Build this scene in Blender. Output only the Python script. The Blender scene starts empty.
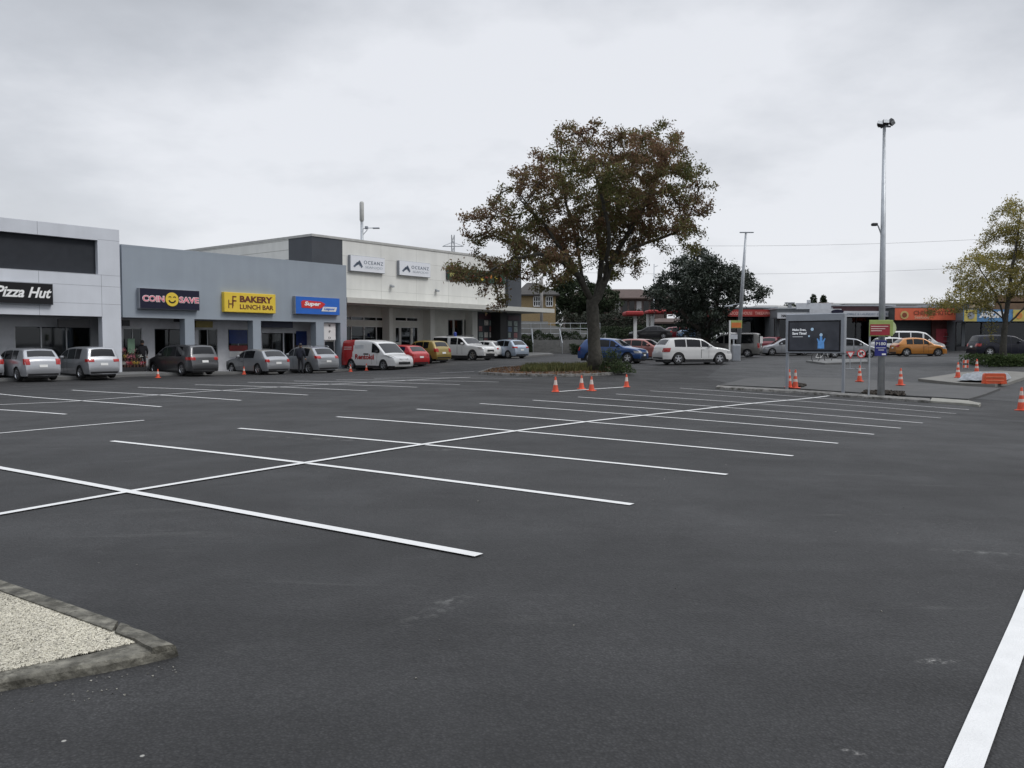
import bpy, bmesh, math, random
import numpy as np
from math import sin, cos, radians, pi, atan, atan2, sqrt
from mathutils import Vector, Matrix
random.seed(7); RNG = np.random.default_rng(7)
SC = bpy.context.scene; COL = SC.collection
F = 835.0; PIT = atan(40 / F); CH = 1.65

# ------------------------------------------------------------------ view geometry (camera at x=y=0, looking along +y)
def ray(px, py):
    a = (px - 512) / F; b = (384 - py) / F
    return np.array([a, cos(PIT) + b * sin(PIT), -sin(PIT) + b * cos(PIT)])
def at(px, py, Y):
    r = ray(px, py); t = Y / r[1]
    return Vector((r[0] * t, Y, CH + r[2] * t))

# ------------------------------------------------------------------ terrain heights (thin-plate surface through surveyed spots)
ctrl = []
TH = radians(36.3); X0, Y0 = -4.26, 9.25
def lot(X, Y):
    x, y = X / 10, Y / 10
    return 0.015 * x + 0.039 * y - 0.1735 * x * x - 0.06 * x * y - 0.008 * y * y
for u in np.arange(-4, 28, 4.0):
    for v in np.arange(-22, 8, 4.0):
        X = X0 + u * sin(TH) + v * cos(TH); Y = Y0 + u * cos(TH) - v * sin(TH)
        if X < 16 and X > -17 and 3 < Y < 40: ctrl.append((X, Y, lot(X, Y)))
for (x, y) in ((-3, 2), (3, 2), (0, -4), (6, 4), (-6, 4)): ctrl.append((x, y, lot(x, y)))
for (px, py, Y) in ((20, 382, 38), (100, 380, 41), (190, 377, 44), (260, 375, 47), (320, 373, 50), (390, 369.8, 53), (412, 368, 54),
                    (440, 363, 58), (480, 360, 62), (520, 357.5, 69), (560, 376.5, 43), (600, 364, 56), (690, 366, 51), (650, 357, 66),
                    (750, 357, 71), (900, 357.5, 61), (850, 358, 66), (1000, 361, 55), (1050, 375, 44), (881, 397, 33), (957, 377, 44),
                    (820, 369, 50), (120, 374, 44), (345, 370.5, 56), (800, 352, 82), (950, 351, 78), (1060, 352, 70), (660, 352, 80), (520, 352, 80)):
    p = at(px, py, Y); ctrl.append(tuple(p))
CT = np.array(ctrl)
def _tps(r2): return np.where(r2 > 0, r2 * np.log(r2 + 1e-12), 0)
_n = len(CT); _S = 10.0
_c = CT[:, :2] / _S
_K = _tps(((_c[:, None] - _c[None]) ** 2).sum(-1)) + np.eye(_n) * 0.03
_P = np.hstack([np.ones((_n, 1)), _c]); _A = np.block([[_K, _P], [_P.T, np.zeros((3, 3))]])
_w = np.linalg.solve(_A, np.concatenate([CT[:, 2], [0, 0, 0]]))
def terr_np(X, Y):
    X = np.asarray(X, float); Y = np.asarray(Y, float)
    q = np.stack([X / _S, Y / _S], -1)
    k = _tps(((q[..., None, :] - _c) ** 2).sum(-1))
    z = k @ _w[:_n] + _w[_n] + q @ _w[_n + 1:]
    d = np.maximum(0, np.maximum(np.maximum(-34 - X, X - 42), np.maximum(Y - 84, -6 - Y)))
    b = np.clip(d / 16, 0, 1); b = b * b * (3 - 2 * b)
    return np.clip(z, -1.2, 1.4) * (1 - b) + 0.55 * b
def terr(x, y): return float(terr_np(x, y))
def G(px, py, dz=0.0):
    r = ray(px, py); t0, t1 = 2.0, 140.0; prev = 2.0
    for t in np.arange(2.0, 140.0, 0.5):
        if CH + r[2] * t < terr(r[0] * t, r[1] * t) + dz: t1 = t; t0 = prev; break
        prev = t
    for _ in range(22):
        m = (t0 + t1) / 2
        if CH + r[2] * m < terr(r[0] * m, r[1] * m) + dz: t1 = m
        else: t0 = m
    return Vector((r[0] * t1, r[1] * t1, terr(r[0] * t1, r[1] * t1) + dz))
def on(px, Y, dz=0.0):
    r = ray(px, 350); x = r[0] * Y / r[1]
    return Vector((x, Y, terr(x, Y) + dz))

# ------------------------------------------------------------------ materials
MATS = {}
def S2L(c):
    return tuple(((v / 255) / 12.92 if v / 255 <= 0.04045 else ((v / 255 + 0.055) / 1.055) ** 2.4) for v in c)
def mat(name, col, rough=0.6, metal=0.0, var=0.12, scale=3.0, coat=0.0, bump=0.0, emit=0.0, spec=0.5, bscale=None):
    if name in MATS: return MATS[name]
    m = bpy.data.materials.new(name); m.use_nodes = True; nt = m.node_tree; N = nt.nodes; L = nt.links
    b = N['Principled BSDF']; b.inputs['Roughness'].default_value = rough; b.inputs['Metallic'].default_value = metal
    b.inputs['Specular IOR Level'].default_value = spec
    b.inputs['Coat Weight'].default_value = coat; b.inputs['Coat Roughness'].default_value = 0.06
    tc = N.new('ShaderNodeTexCoord'); no = N.new('ShaderNodeTexNoise'); no.inputs['Scale'].default_value = scale; no.inputs['Detail'].default_value = 5
    L.new(tc.outputs['Object'], no.inputs['Vector'])
    r = N.new('ShaderNodeMapRange'); r.inputs[1].default_value = 0.3; r.inputs[2].default_value = 0.7
    r.inputs[3].default_value = 1 - var; r.inputs[4].default_value = 1 + var
    L.new(no.outputs['Fac'], r.inputs[0])
    mx = N.new('ShaderNodeMix'); mx.data_type = 'RGBA'; mx.blend_type = 'MULTIPLY'; mx.inputs[0].default_value = 1
    mx.inputs[6].default_value = (*col, 1); L.new(r.outputs[0], mx.inputs[7]); L.new(mx.outputs[2], b.inputs['Base Color'])
    if bump:
        n2 = N.new('ShaderNodeTexNoise'); n2.inputs['Scale'].default_value = bscale or scale * 8; n2.inputs['Detail'].default_value = 6
        L.new(tc.outputs['Object'], n2.inputs['Vector'])
        bp = N.new('ShaderNodeBump'); bp.inputs['Strength'].default_value = bump; bp.inputs['Distance'].default_value = 0.02
        L.new(n2.outputs['Fac'], bp.inputs['Height']); L.new(bp.outputs[0], b.inputs['Normal'])
    if emit:
        b.inputs['Emission Color'].default_value = (*col, 1); b.inputs['Emission Strength'].default_value = emit
    MATS[name] = m; return m
def glass(name, tint=(0.25, 0.28, 0.3), ref=0.12):
    if name in MATS: return MATS[name]
    m = bpy.data.materials.new(name); m.use_nodes = True; nt = m.node_tree; N = nt.nodes; L = nt.links
    N.remove(N['Principled BSDF']); out = N['Material Output']
    t = N.new('ShaderNodeBsdfTransparent'); t.inputs[0].default_value = (*tint, 1)
    g = N.new('ShaderNodeBsdfGlossy'); g.inputs['Roughness'].default_value = 0.03; g.inputs[0].default_value = (.9, .95, 1, 1)
    fr = N.new('ShaderNodeFresnel'); fr.inputs[0].default_value = 1.38
    ad = N.new('ShaderNodeMath'); ad.operation = 'ADD'; ad.inputs[1].default_value = ref - 0.04; ad.use_clamp = True
    L.new(fr.outputs[0], ad.inputs[0]); mx = N.new('ShaderNodeMixShader'); L.new(ad.outputs[0], mx.inputs[0])
    L.new(t.outputs[0], mx.inputs[1]); L.new(g.outputs[0], mx.inputs[2]); L.new(mx.outputs[0], out.inputs[0])
    MATS[name] = m; return m

# ------------------------------------------------------------------ object helpers
def link(name, me, m=None, parent=None, loc=None, smooth=False):
    o = bpy.data.objects.new(name, me); COL.objects.link(o)
    if m is not None:
        for mm in (m if isinstance(m, (list, tuple)) else [m]): me.materials.append(mm)
    if parent is not None: o.parent = parent
    if loc is not None: o.location = loc
    if smooth: me.shade_smooth() if hasattr(me, 'shade_smooth') else [setattr(p, 'use_smooth', True) for p in me.polygons]
    return o
def tag(o, label, cat, group=None):
    o['label'] = label; o['category'] = cat
    if group: o['group'] = group
    return o
def structure(o): o['kind'] = 'structure'; return o
def empty(name, loc, rz=0, label=None, cat=None, group=None):
    o = bpy.data.objects.new(name, None); COL.objects.link(o); o.location = loc; o.rotation_euler = (0, 0, rz); o.empty_display_size = .3
    if label: tag(o, label, cat, group)
    return o
def dup(root, loc, rz, label, group=None, scale=None):
    r = root.copy(); COL.objects.link(r); r.location = loc; r.rotation_euler = (0, 0, rz); r['label'] = label
    if group: r['group'] = group
    if scale: r.scale = (scale,) * 3
    def kids(a, b):
        for ch in list(a.children):
            c = ch.copy(); COL.objects.link(c); c.parent = b; kids(ch, c)
    kids(root, r); return r
class MB:
    def __init__(s): s.v = []; s.f = []; s.mi = []; s.cur = 0
    def add(s, vs, fs):
        n = len(s.v); s.v += [tuple(v) for v in vs]; s.f += [tuple(i + n for i in f) for f in fs]; s.mi += [s.cur] * len(fs); return s
    def box(s, x0, y0, z0, x1, y1, z1, bev=0.0):
        if x0 > x1: x0, x1 = x1, x0
        if y0 > y1: y0, y1 = y1, y0
        if z0 > z1: z0, z1 = z1, z0
        if bev and min(x1 - x0, y1 - y0, z1 - z0) > 2.2 * bev:
            b = bev; vs = []
            for (sx, X) in ((1, x0), (-1, x1)):
                for (sy, Y) in ((1, y0), (-1, y1)):
                    for (sz, Z) in ((1, z0), (-1, z1)):
                        vs += [(X, Y + sy * b, Z + sz * b), (X + sx * b, Y, Z + sz * b), (X + sx * b, Y + sy * b, Z)]
            bm = bmesh.new(); [bm.verts.new(v) for v in vs]
            bmesh.ops.convex_hull(bm, input=bm.verts[:]); bm.verts.index_update()
            s.add([v.co[:] for v in bm.verts], [[v.index for v in f.verts] for f in bm.faces]); bm.free(); return s
        return s.add([(x0, y0, z0), (x1, y0, z0), (x1, y1, z0), (x0, y1, z0), (x0, y0, z1), (x1, y0, z1), (x1, y1, z1), (x0, y1, z1)],
                     [(0, 3, 2, 1), (4, 5, 6, 7), (0, 1, 5, 4), (1, 2, 6, 5), (2, 3, 7, 6), (3, 0, 4, 7)])
    def tube(s, pts, rad, n=8, caps=True):
        pts = [Vector(p) for p in pts]
        if not isinstance(rad, (list, tuple)): rad = [rad] * len(pts)
        rings = []; up = None
        for i, p in enumerate(pts):
            d = (pts[min(i + 1, len(pts) - 1)] - pts[max(i - 1, 0)]).normalized()
            if up is None: up = Vector((0, 0, 1)) if abs(d.z) < .9 else Vector((1, 0, 0))
            a = d.cross(up).normalized(); b = d.cross(a).normalized(); up = -b if False else up
            rings.append([p + (a * cos(2 * pi * k / n) + b * sin(2 * pi * k / n)) * rad[i] for k in range(n)])
        vs = [v for r in rings for v in r]; fs = []
        for i in range(len(rings) - 1):
            for k in range(n):
                fs.append((i * n + k, i * n + (k + 1) % n, (i + 1) * n + (k + 1) % n, (i + 1) * n + k))
        if caps: fs += [tuple(range(n))[::-1], tuple((len(rings) - 1) * n + k for k in range(n))]
        return s.add(vs, fs)
    def lathe(s, prof, c=(0, 0, 0), axis='z', n=24):
        vs = []; m = len(prof)
        for k in range(n):
            a = 2 * pi * k / n
            for (r, h) in prof:
                x, y, z = r * cos(a), r * sin(a), h
                if axis == 'y': x, y, z = x, h, y
                if axis == 'x': x, y, z = h, x, y
                vs.append((x + c[0], y + c[1], z + c[2]))
        fs = [(k * m + i, ((k + 1) % n) * m + i, ((k + 1) % n) * m + i + 1, k * m + i + 1) for k in range(n) for i in range(m - 1)]
        return s.add(vs, fs)
    def prism(s, poly, z0, z1):   # poly of (x,y)
        n = len(poly); vs = [(x, y, z0) for x, y in poly] + [(x, y, z1) for x, y in poly]
        return s.add(vs, [tuple(range(n))[::-1], tuple(range(n, 2 * n))] + [(i, (i + 1) % n, n + (i + 1) % n, n + i) for i in range(n)])
    def facepoly(s, poly, y0, y1):   # poly of (x,z) extruded along y
        n = len(poly); vs = [(x, y0, z) for x, z in poly] + [(x, y1, z) for x, z in poly]
        return s.add(vs, [tuple(range(n)), tuple(range(n, 2 * n))[::-1]] + [(i, n + i, n + (i + 1) % n, (i + 1) % n) for i in range(n)])
    def build(s, name, m, parent=None, loc=None, smooth=False, fix=True):
        me = bpy.data.meshes.new(name); me.from_pydata(s.v, [], s.f); me.update()
        if s.mi and max(s.mi) > 0: me.polygons.foreach_set('material_index', s.mi)
        if fix:
            bm = bmesh.new(); bm.from_mesh(me); bmesh.ops.recalc_face_normals(bm, faces=bm.faces[:]); bm.to_mesh(me); bm.free()
        return link(name, me, m, parent, loc, smooth)
def box_obj(name, b, m, parent=None, bev=0.0, loc=None): return MB().box(*b, bev=bev).build(name, m, parent, loc)
def text(name, s, size, m, parent, x, y, z, width=None, bold=0.0, shear=0.0, thick=0.02, align='LEFT', spacing=1.0, height=None):
    """lettering standing in the xz plane, facing -y, baseline at z"""
    cu = bpy.data.curves.new('lettering', 'FONT'); cu.body = s; cu.size = size; cu.offset = bold; cu.shear = shear; cu.extrude = thick / 2; cu.space_character = spacing
    cu.resolution_u = 3
    o = bpy.data.objects.new('lettering', cu); COL.objects.link(o); bpy.context.view_layer.update()
    me = bpy.data.meshes.new_from_object(o); bpy.data.objects.remove(o); bpy.data.curves.remove(cu)
    v = np.empty(len(me.vertices) * 3); me.vertices.foreach_get('co', v); v = v.reshape(-1, 3)
    x0, x1 = v[:, 0].min(), v[:, 0].max(); y0, y1 = v[:, 1].min(), v[:, 1].max()
    sx = width / (x1 - x0) if width else 1.0; sy = height / (y1 - y0) if height else 1.0
    w = (x1 - x0) * sx; off = {'LEFT': 0, 'CENTER': -w / 2}[align]
    nv = np.stack([(v[:, 0] - x0) * sx + x + off, y - v[:, 2], (v[:, 1] - (y0 if height else 0)) * sy + z], 1)
    me.vertices.foreach_set('co', nv.ravel()); me.materials.clear(); me.update()
    return link(name, me, m, parent)

# ------------------------------------------------------------------ world, sun, camera
SUN_EL, SUN_AZ = radians(48), radians(110)   # azimuth clockwise from +y
w = bpy.data.worlds.new('World'); SC.world = w; w.use_nodes = True; nt = w.node_tree; N = nt.nodes; L = nt.links
bg = N['Background']; out = N['World Output']
sky = N.new('ShaderNodeTexSky'); sky.sky_type = 'NISHITA'; sky.sun_disc = False; sky.sun_elevation = SUN_EL; sky.sun_rotation = SUN_AZ
L.new(sky.outputs[0], bg.inputs[0]); bg.inputs[1].default_value = 0.05
tc = N.new('ShaderNodeTexCoord'); sp = N.new('ShaderNodeSeparateXYZ'); L.new(tc.outputs['Generated'], sp.inputs[0])
def M(op, a, b=None, c=None, clamp=False):
    n = N.new('ShaderNodeMath'); n.operation = op; n.use_clamp = clamp
    for i, v in enumerate((a, b, c)):
        if v is None: continue
        if isinstance(v, (int, float)): n.inputs[i].default_value = v
        else: L.new(v, n.inputs[i])
    return n.outputs[0]

SKYSEED = 1.3
zc = M('MAXIMUM', sp.outputs[2], 0.0); den = M('ADD', zc, 0.24)
cb = N.new('ShaderNodeCombineXYZ'); L.new(M('DIVIDE', sp.outputs[0], den), cb.inputs[0]); L.new(M('DIVIDE', sp.outputs[1], den), cb.inputs[1])
cb.inputs[2].default_value = SKYSEED
n1 = N.new('ShaderNodeTexNoise'); n1.inputs['Scale'].default_value = 0.42; n1.inputs['Detail'].default_value = 5; n1.inputs['Roughness'].default_value = 0.45; n1.inputs['Distortion'].default_value = 0.25
L.new(cb.outputs[0], n1.inputs['Vector'])
n2 = N.new('ShaderNodeTexNoise'); n2.inputs['Scale'].default_value = 1.35; n2.inputs['Detail'].default_value = 8; n2.inputs['Roughness'].default_value = 0.55
L.new(cb.outputs[0], n2.inputs['Vector'])
f = M('ADD', M('MULTIPLY', n1.outputs['Fac'], 0.64), M('MULTIPLY', n2.outputs['Fac'], 0.36))
cr = N.new('ShaderNodeValToRGB'); e = cr.color_ramp.elements
e[0].position = 0.43; e[0].color = (0.295, 0.31, 0.337, 1); e[1].position = 0.61; e[1].color = (0.55, 0.563, 0.595, 1)
el = cr.color_ramp.elements.new(0.52); el.color = (0.39, 0.407, 0.44, 1)
L.new(f, cr.inputs[0])
# brighter, whiter band low over the horizon and thicker light overhead
hz = M('POWER', M('SUBTRACT', 1.0, M('MULTIPLY', zc, 2.7), clamp=True), 1.8)
rt = M('ADD', 0.48, M('MULTIPLY', M('ABSOLUTE', M('ADD', sp.outputs[0], -0.05)), 0.5), clamp=True)
mixh = N.new('ShaderNodeMix'); mixh.data_type = 'RGBA'; L.new(M('MULTIPLY', hz, rt), mixh.inputs[0]); L.new(cr.outputs[0], mixh.inputs[6]); mixh.inputs[7].default_value = (0.58, 0.59, 0.615, 1)
zen = M('ADD', 1.0, M('MULTIPLY', M('MAXIMUM', M('SUBTRACT', sp.outputs[2], 0.36), 0.0), 3.0))
bg2 = N.new('ShaderNodeBackground'); L.new(mixh.outputs[2], bg2.inputs[0]); L.new(zen, bg2.inputs[1])
addn = N.new('ShaderNodeAddShader'); L.new(bg.outputs[0], addn.inputs[0]); L.new(bg2.outputs[0], addn.inputs[1]); L.new(addn.outputs[0], out.inputs[0])
bg.inputs[1].default_value = 0.05
# the sky texture only tints the overcast a little
mul = N.new('ShaderNodeMix'); mul.data_type = 'RGBA'; mul.blend_type = 'MULTIPLY'; mul.inputs[0].default_value = 1.0
L.new(sky.outputs[0], mul.inputs[6]); mul.inputs[7].default_value = (0.12, 0.11, 0.10, 1); L.new(mul.outputs[2], bg.inputs[0])
sd = bpy.data.lights.new('sun', 'SUN'); sd.energy = 0.9; sd.angle = radians(18); sd.color = (1, 0.97, 0.93)
so = bpy.data.objects.new('sun', sd); COL.objects.link(so)
sdir = Vector((sin(SUN_AZ) * cos(SUN_EL), cos(SUN_AZ) * cos(SUN_EL), sin(SUN_EL)))
so.rotation_euler = (-sdir).to_track_quat('-Z', 'Y').to_euler()
cd = bpy.data.cameras.new('camera'); cam = bpy.data.objects.new('camera', cd); COL.objects.link(cam); SC.camera = cam
cd.sensor_width = 36; cd.lens = F / 1024 * 36; cd.clip_end = 6000; cd.clip_start = 0.1
cam.location = (0, 0, CH); cam.rotation_euler = (pi / 2 - PIT, 0, 0)
SC.view_settings.view_transform = 'Standard'; SC.view_settings.look = 'None'; SC.view_settings.gamma = 1; SC.view_settings.exposure = 0.5
SC.render.resolution_x = 1024; SC.render.resolution_y = 768
SC.cycles.max_bounces = 6; SC.cycles.transparent_max_bounces = 12; SC.cycles.use_denoising = True; SC.cycles.caustics_reflective = False

# ------------------------------------------------------------------ common materials
def asphalt_mat(name, base, far, rough=0.82, patch=0.3):
    m = bpy.data.materials.new(name); m.use_nodes = True; nt = m.node_tree; N = nt.nodes; L = nt.links; b = N['Principled BSDF']
    tc = N.new('ShaderNodeTexCoord')
    def noise(sc, det=5, ro=.55, vec=None, dist=0):
        n = N.new('ShaderNodeTexNoise'); n.inputs['Scale'].default_value = sc; n.inputs['Detail'].default_value = det; n.inputs['Roughness'].default_value = ro; n.inputs['Distortion'].default_value = dist
        L.new(vec or tc.outputs['Object'], n.inputs['Vector']); return n.outputs['Fac']
    def rng(v, a, b_, c, d):
        r = N.new('ShaderNodeMapRange'); r.inputs[1].default_value = a; r.inputs[2].default_value = b_; r.inputs[3].default_value = c; r.inputs[4].default_value = d
        L.new(v, r.inputs[0]); return r.outputs[0]
    def mul(a, b_):
        q = N.new('ShaderNodeMath'); q.operation = 'MULTIPLY'; L.new(a, q.inputs[0]); L.new(b_, q.inputs[1]); return q.outputs[0]
    mp = N.new('ShaderNodeMapping'); L.new(tc.outputs['Object'], mp.inputs[0]); mp.inputs['Rotation'].default_value = (0, 0, radians(52)); mp.inputs['Scale'].default_value = (0.12, 1.0, 1)
    big = rng(noise(0.16, 4), .35, .65, 1 - patch, 1 + patch)
    streak = rng(noise(0.75, 5, .6, mp.outputs[0], .6), .3, .7, 1 - patch * .8, 1 + patch * .8)
    mid = rng(noise(1.6, 6, .65, None, .8), .3, .7, 1 - patch * .6, 1 + patch * .6)
    fine = rng(noise(38, 4, .85), .3, .7, 0.45, 1.6)
    vo = N.new('ShaderNodeTexVoronoi'); vo.inputs['Scale'].default_value = 62; L.new(tc.outputs['Object'], vo.inputs['Vector'])
    stone = rng(vo.outputs['Distance'], .0, .55, 1.35, 0.6)
    k = mul(mul(mul(big, streak), mid), mul(fine, stone))
    mx = N.new('ShaderNodeMix'); mx.data_type = 'RGBA'; mx.blend_type = 'MULTIPLY'; mx.inputs[0].default_value = 1; mx.inputs[6].default_value = (*base, 1); L.new(k, mx.inputs[7])
    # pale dust: scuffs and footprints in soft streaks, stray light chips
    du = mul(rng(noise(2.2, 7, .7, mp.outputs[0], 1.5), .60, .75, 0, 1), rng(noise(.5, 3), .45, .62, 0, 1))
    dq = N.new('ShaderNodeMath'); dq.operation = 'MULTIPLY'; dq.inputs[1].default_value = .5; L.new(du, dq.inputs[0])
    m2 = N.new('ShaderNodeMix'); m2.data_type = 'RGBA'; L.new(dq.outputs[0], m2.inputs[0]); L.new(mx.outputs[2], m2.inputs[6]); m2.inputs[7].default_value = (*far, 1)
    v2 = N.new('ShaderNodeTexVoronoi'); v2.inputs['Scale'].default_value = 2.3; v2.inputs['Randomness'].default_value = 1; L.new(tc.outputs['Object'], v2.inputs['Vector'])
    chip = rng(v2.outputs['Distance'], .018, .026, 1, 0)
    m3 = N.new('ShaderNodeMix'); m3.data_type = 'RGBA'; L.new(mul(chip, rng(noise(.9, 2), .5, .56, 0, .8)), m3.inputs[0]); L.new(m2.outputs[2], m3.inputs[6]); m3.inputs[7].default_value = (.38, .37, .34, 1)
    L.new(m3.outputs[2], b.inputs['Base Color'])
    L.new(rng(noise(.8, 4), .3, .7, rough - .1, rough + .1), b.inputs['Roughness'])
    b.inputs['Specular IOR Level'].default_value = .45
    bp = N.new('ShaderNodeBump'); bp.inputs['Strength'].default_value = .75; bp.inputs['Distance'].default_value = .006; L.new(vo.outputs['Distance'], bp.inputs['Height']); bp.invert = True
    L.new(bp.outputs[0], b.inputs['Normal']); MATS[name] = m; return m
def paint_mat():
    m = mat('road_paint', (.66, .66, .65), .6, var=.05, scale=6, bump=.3, bscale=90)
    nt = m.node_tree; N = nt.nodes; L = nt.links; b = N['Principled BSDF']; src = b.inputs['Base Color'].links[0].from_socket
    n = N.new('ShaderNodeTexNoise'); n.inputs['Scale'].default_value = 55; n.inputs['Detail'].default_value = 8; n.inputs['Roughness'].default_value = .8
    tcn = [x for x in N if x.type == 'TEX_COORD'][0]; L.new(tcn.outputs['Object'], n.inputs['Vector'])
    r = N.new('ShaderNodeMapRange'); r.inputs[1].default_value = .30; r.inputs[2].default_value = .36; r.inputs[3].default_value = .6; r.inputs[4].default_value = 0; L.new(n.outputs['Fac'], r.inputs[0])
    mx = N.new('ShaderNodeMix'); mx.data_type = 'RGBA'; L.new(r.outputs[0], mx.inputs[0]); L.new(src, mx.inputs[6]); mx.inputs[7].default_value = (.12, .12, .12, 1); L.new(mx.outputs[2], b.inputs['Base Color'])
    return m
ASPH = asphalt_mat('new_asphalt', (.027, .0268, .0272), (.12, .12, .115), rough=.74, patch=.36)
ROAD = asphalt_mat('worn_road', (.056, .057, .058), (.16, .16, .155), patch=.18, rough=.76)
PAVE = mat('concrete_path', (.15, .15, .147), .85, var=.14, scale=1.2, bump=.3)
KERB = mat('old_kerb_concrete', (.135, .128, .105), .9, var=.75, scale=9, bump=1.0, bscale=26)
KERB2 = mat('kerb_concrete', (.20, .195, .185), .9, var=.3, scale=3, bump=.4)
PAINT = paint_mat()
def moss(m, dark=(.045, .042, .032), lo=.46, hi=.60, sc=11):
    nt = m.node_tree; N = nt.nodes; L = nt.links; b = N['Principled BSDF']; src = b.inputs['Base Color'].links[0].from_socket; tcn = [x for x in N if x.type == 'TEX_COORD'][0]
    n = N.new('ShaderNodeTexNoise'); n.inputs['Scale'].default_value = sc; n.inputs['Detail'].default_value = 9; n.inputs['Roughness'].default_value = .72; L.new(tcn.outputs['Object'], n.inputs['Vector'])
    r = N.new('ShaderNodeMapRange'); r.inputs[1].default_value = lo; r.inputs[2].default_value = hi; r.inputs[3].default_value = 0; r.inputs[4].default_value = .85; L.new(n.outputs['Fac'], r.inputs[0])
    mx = N.new('ShaderNodeMix'); mx.data_type = 'RGBA'; L.new(r.outputs[0], mx.inputs[0]); L.new(src, mx.inputs[6]); mx.inputs[7].default_value = (*dark, 1); L.new(mx.outputs[2], b.inputs['Base Color'])
moss(KERB); moss(KERB2, sc=5)
BLACK = mat('black_rubber', (.016, .016, .017), .75, var=.2)
CHROME = mat('silver_alloy', (.5, .51, .53), .3, .9, var=.05)
DKPL = mat('dark_plastic', (.022, .022, .024), .5, var=.15)
WHITE = mat('white_paint', (.72, .72, .71), .5, var=.04)
GALV = mat('galvanised_steel', (.40, .42, .44), .45, .6, var=.12, scale=5)
GREYST = mat('grey_steel', (.28, .30, .33), .5, .2, var=.08)
CARGLASS = mat('car_glass', (.008, .009, .011), .05, 0, var=.1, spec=.42)
REDL = mat('red_lens', (.35, .015, .012), .2, var=.1, coat=.5)
CLRL = mat('clear_lens', (.55, .56, .56), .12, .3, var=.1)
PLATE = mat('number_plate', (.7, .7, .68), .4, var=.03)

# ------------------------------------------------------------------ ground sheet
def grid_axis(a, b, step, far, grow=1.35):
    mid = list(np.arange(a, b + 1e-6, step)); lo = []; x, s = a, step
    while x > -far: s *= grow; x -= s; lo.append(x)
    hi = []; x, s = b, step
    while x < far: s *= grow; x += s; hi.append(x)
    return np.array(lo[::-1] + mid + hi)
def sheet(name, xs, ys, m, dz=0.0):
    XX, YY = np.meshgrid(xs, ys); Z = np.empty_like(XX)
    for i in range(len(ys)): Z[i] = terr_np(XX[i], YY[i]) + dz
    v = np.stack([XX, YY, Z], -1).reshape(-1, 3); nx = len(xs)
    f = [(j * nx + i, j * nx + i + 1, (j + 1) * nx + i + 1, (j + 1) * nx + i) for j in range(len(ys) - 1) for i in range(nx - 1)]
    me = bpy.data.meshes.new(name); me.from_pydata(v.tolist(), [], f); me.update()
    return structure(link(name, me, m, smooth=True))
sheet('ground', grid_axis(-45, 55, 1.0, 2500), grid_axis(-8, 100, 1.0, 2500), ASPH)
def clip_poly_sheet(name, poly, m, dz, step=1.0, thick=0.0, tri=True, top_mat=None):
    """a sheet (or slab with real edges when thick) following the terrain inside a polygon of (x,y)"""
    bm = bmesh.new(); vs = [bm.verts.new((p[0], p[1], 0)) for p in poly]; bm.faces.new(vs)
    xs = [p[0] for p in poly]; ys = [p[1] for p in poly]
    for ax, lo, hi in ((0, min(xs), max(xs)), (1, min(ys), max(ys))):
        c = math.ceil(lo / step) * step
        while c < hi:
            if c - lo > 1e-3:
                co = [0, 0, 0]; no = [0, 0, 0]; co[ax] = c; no[ax] = 1
                bmesh.ops.bisect_plane(bm, geom=bm.verts[:] + bm.edges[:] + bm.faces[:], plane_co=co, plane_no=no)
            c += step
    if thick:
        ed = [e for e in bm.edges if e.is_boundary]
        bound = bmesh.ops.extrude_edge_only(bm, edges=ed)['geom']
        low = set(v for v in bound if isinstance(v, bmesh.types.BMVert))
    else: low = set()
    for v in bm.verts:
        v.co.z = terr(v.co.x, v.co.y) + (dz - thick if v in low else dz)
    bmesh.ops.recalc_face_normals(bm, faces=bm.faces[:])
    me = bpy.data.meshes.new(name); bm.to_mesh(me); bm.free()
    for f_ in me.polygons:
        pass
    return link(name, me, m)

# ------------------------------------------------------------------ painted lines
def stripe(pxa, pxb, width=0.1, name='road_marking', seg=0.7, mm=None):
    a = G(*pxa); b = G(*pxb); d = (b - a); d.z = 0; Ln = d.length; d.normalize(); nrm = Vector((-d.y, d.x, 0)); n = max(2, int(Ln / seg))
    vs = []
    for i in range(n + 1):
        c = a + d * (Ln * i / n)
        for s in (-.5, .5):
            q = c + nrm * width * s; vs.append((q.x, q.y, terr(q.x, q.y) + .008))
    me = bpy.data.meshes.new(name); me.from_pydata(vs, [], [(2 * i, 2 * i + 1, 2 * i + 3, 2 * i + 2) for i in range(n)]); me.update()
    return structure(link(name, me, mm or PAINT))
near = [((112, 441.3), (632, 505)), ((239, 428.6), (727, 475)), ((337, 417), (793, 456.3)), ((417, 409.3), (838, 443.7)), ((480, 403.8), (874, 434.7)),
        ((533, 400.4), (901, 428.5)), ((578, 397.2), (923, 423.3)), ((616, 394.2), (941, 418.2)), ((650, 391), (956, 413.8)), ((680, 388.3), (969, 409.8))]
for a, b in near: stripe(a, b, .105)
sp_pts = [(-130, 538), (130, 492), (308, 463), (432, 443.5), (526, 430), (596, 421), (651, 415), (688, 411), (722, 407), (829, 396)]
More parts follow.
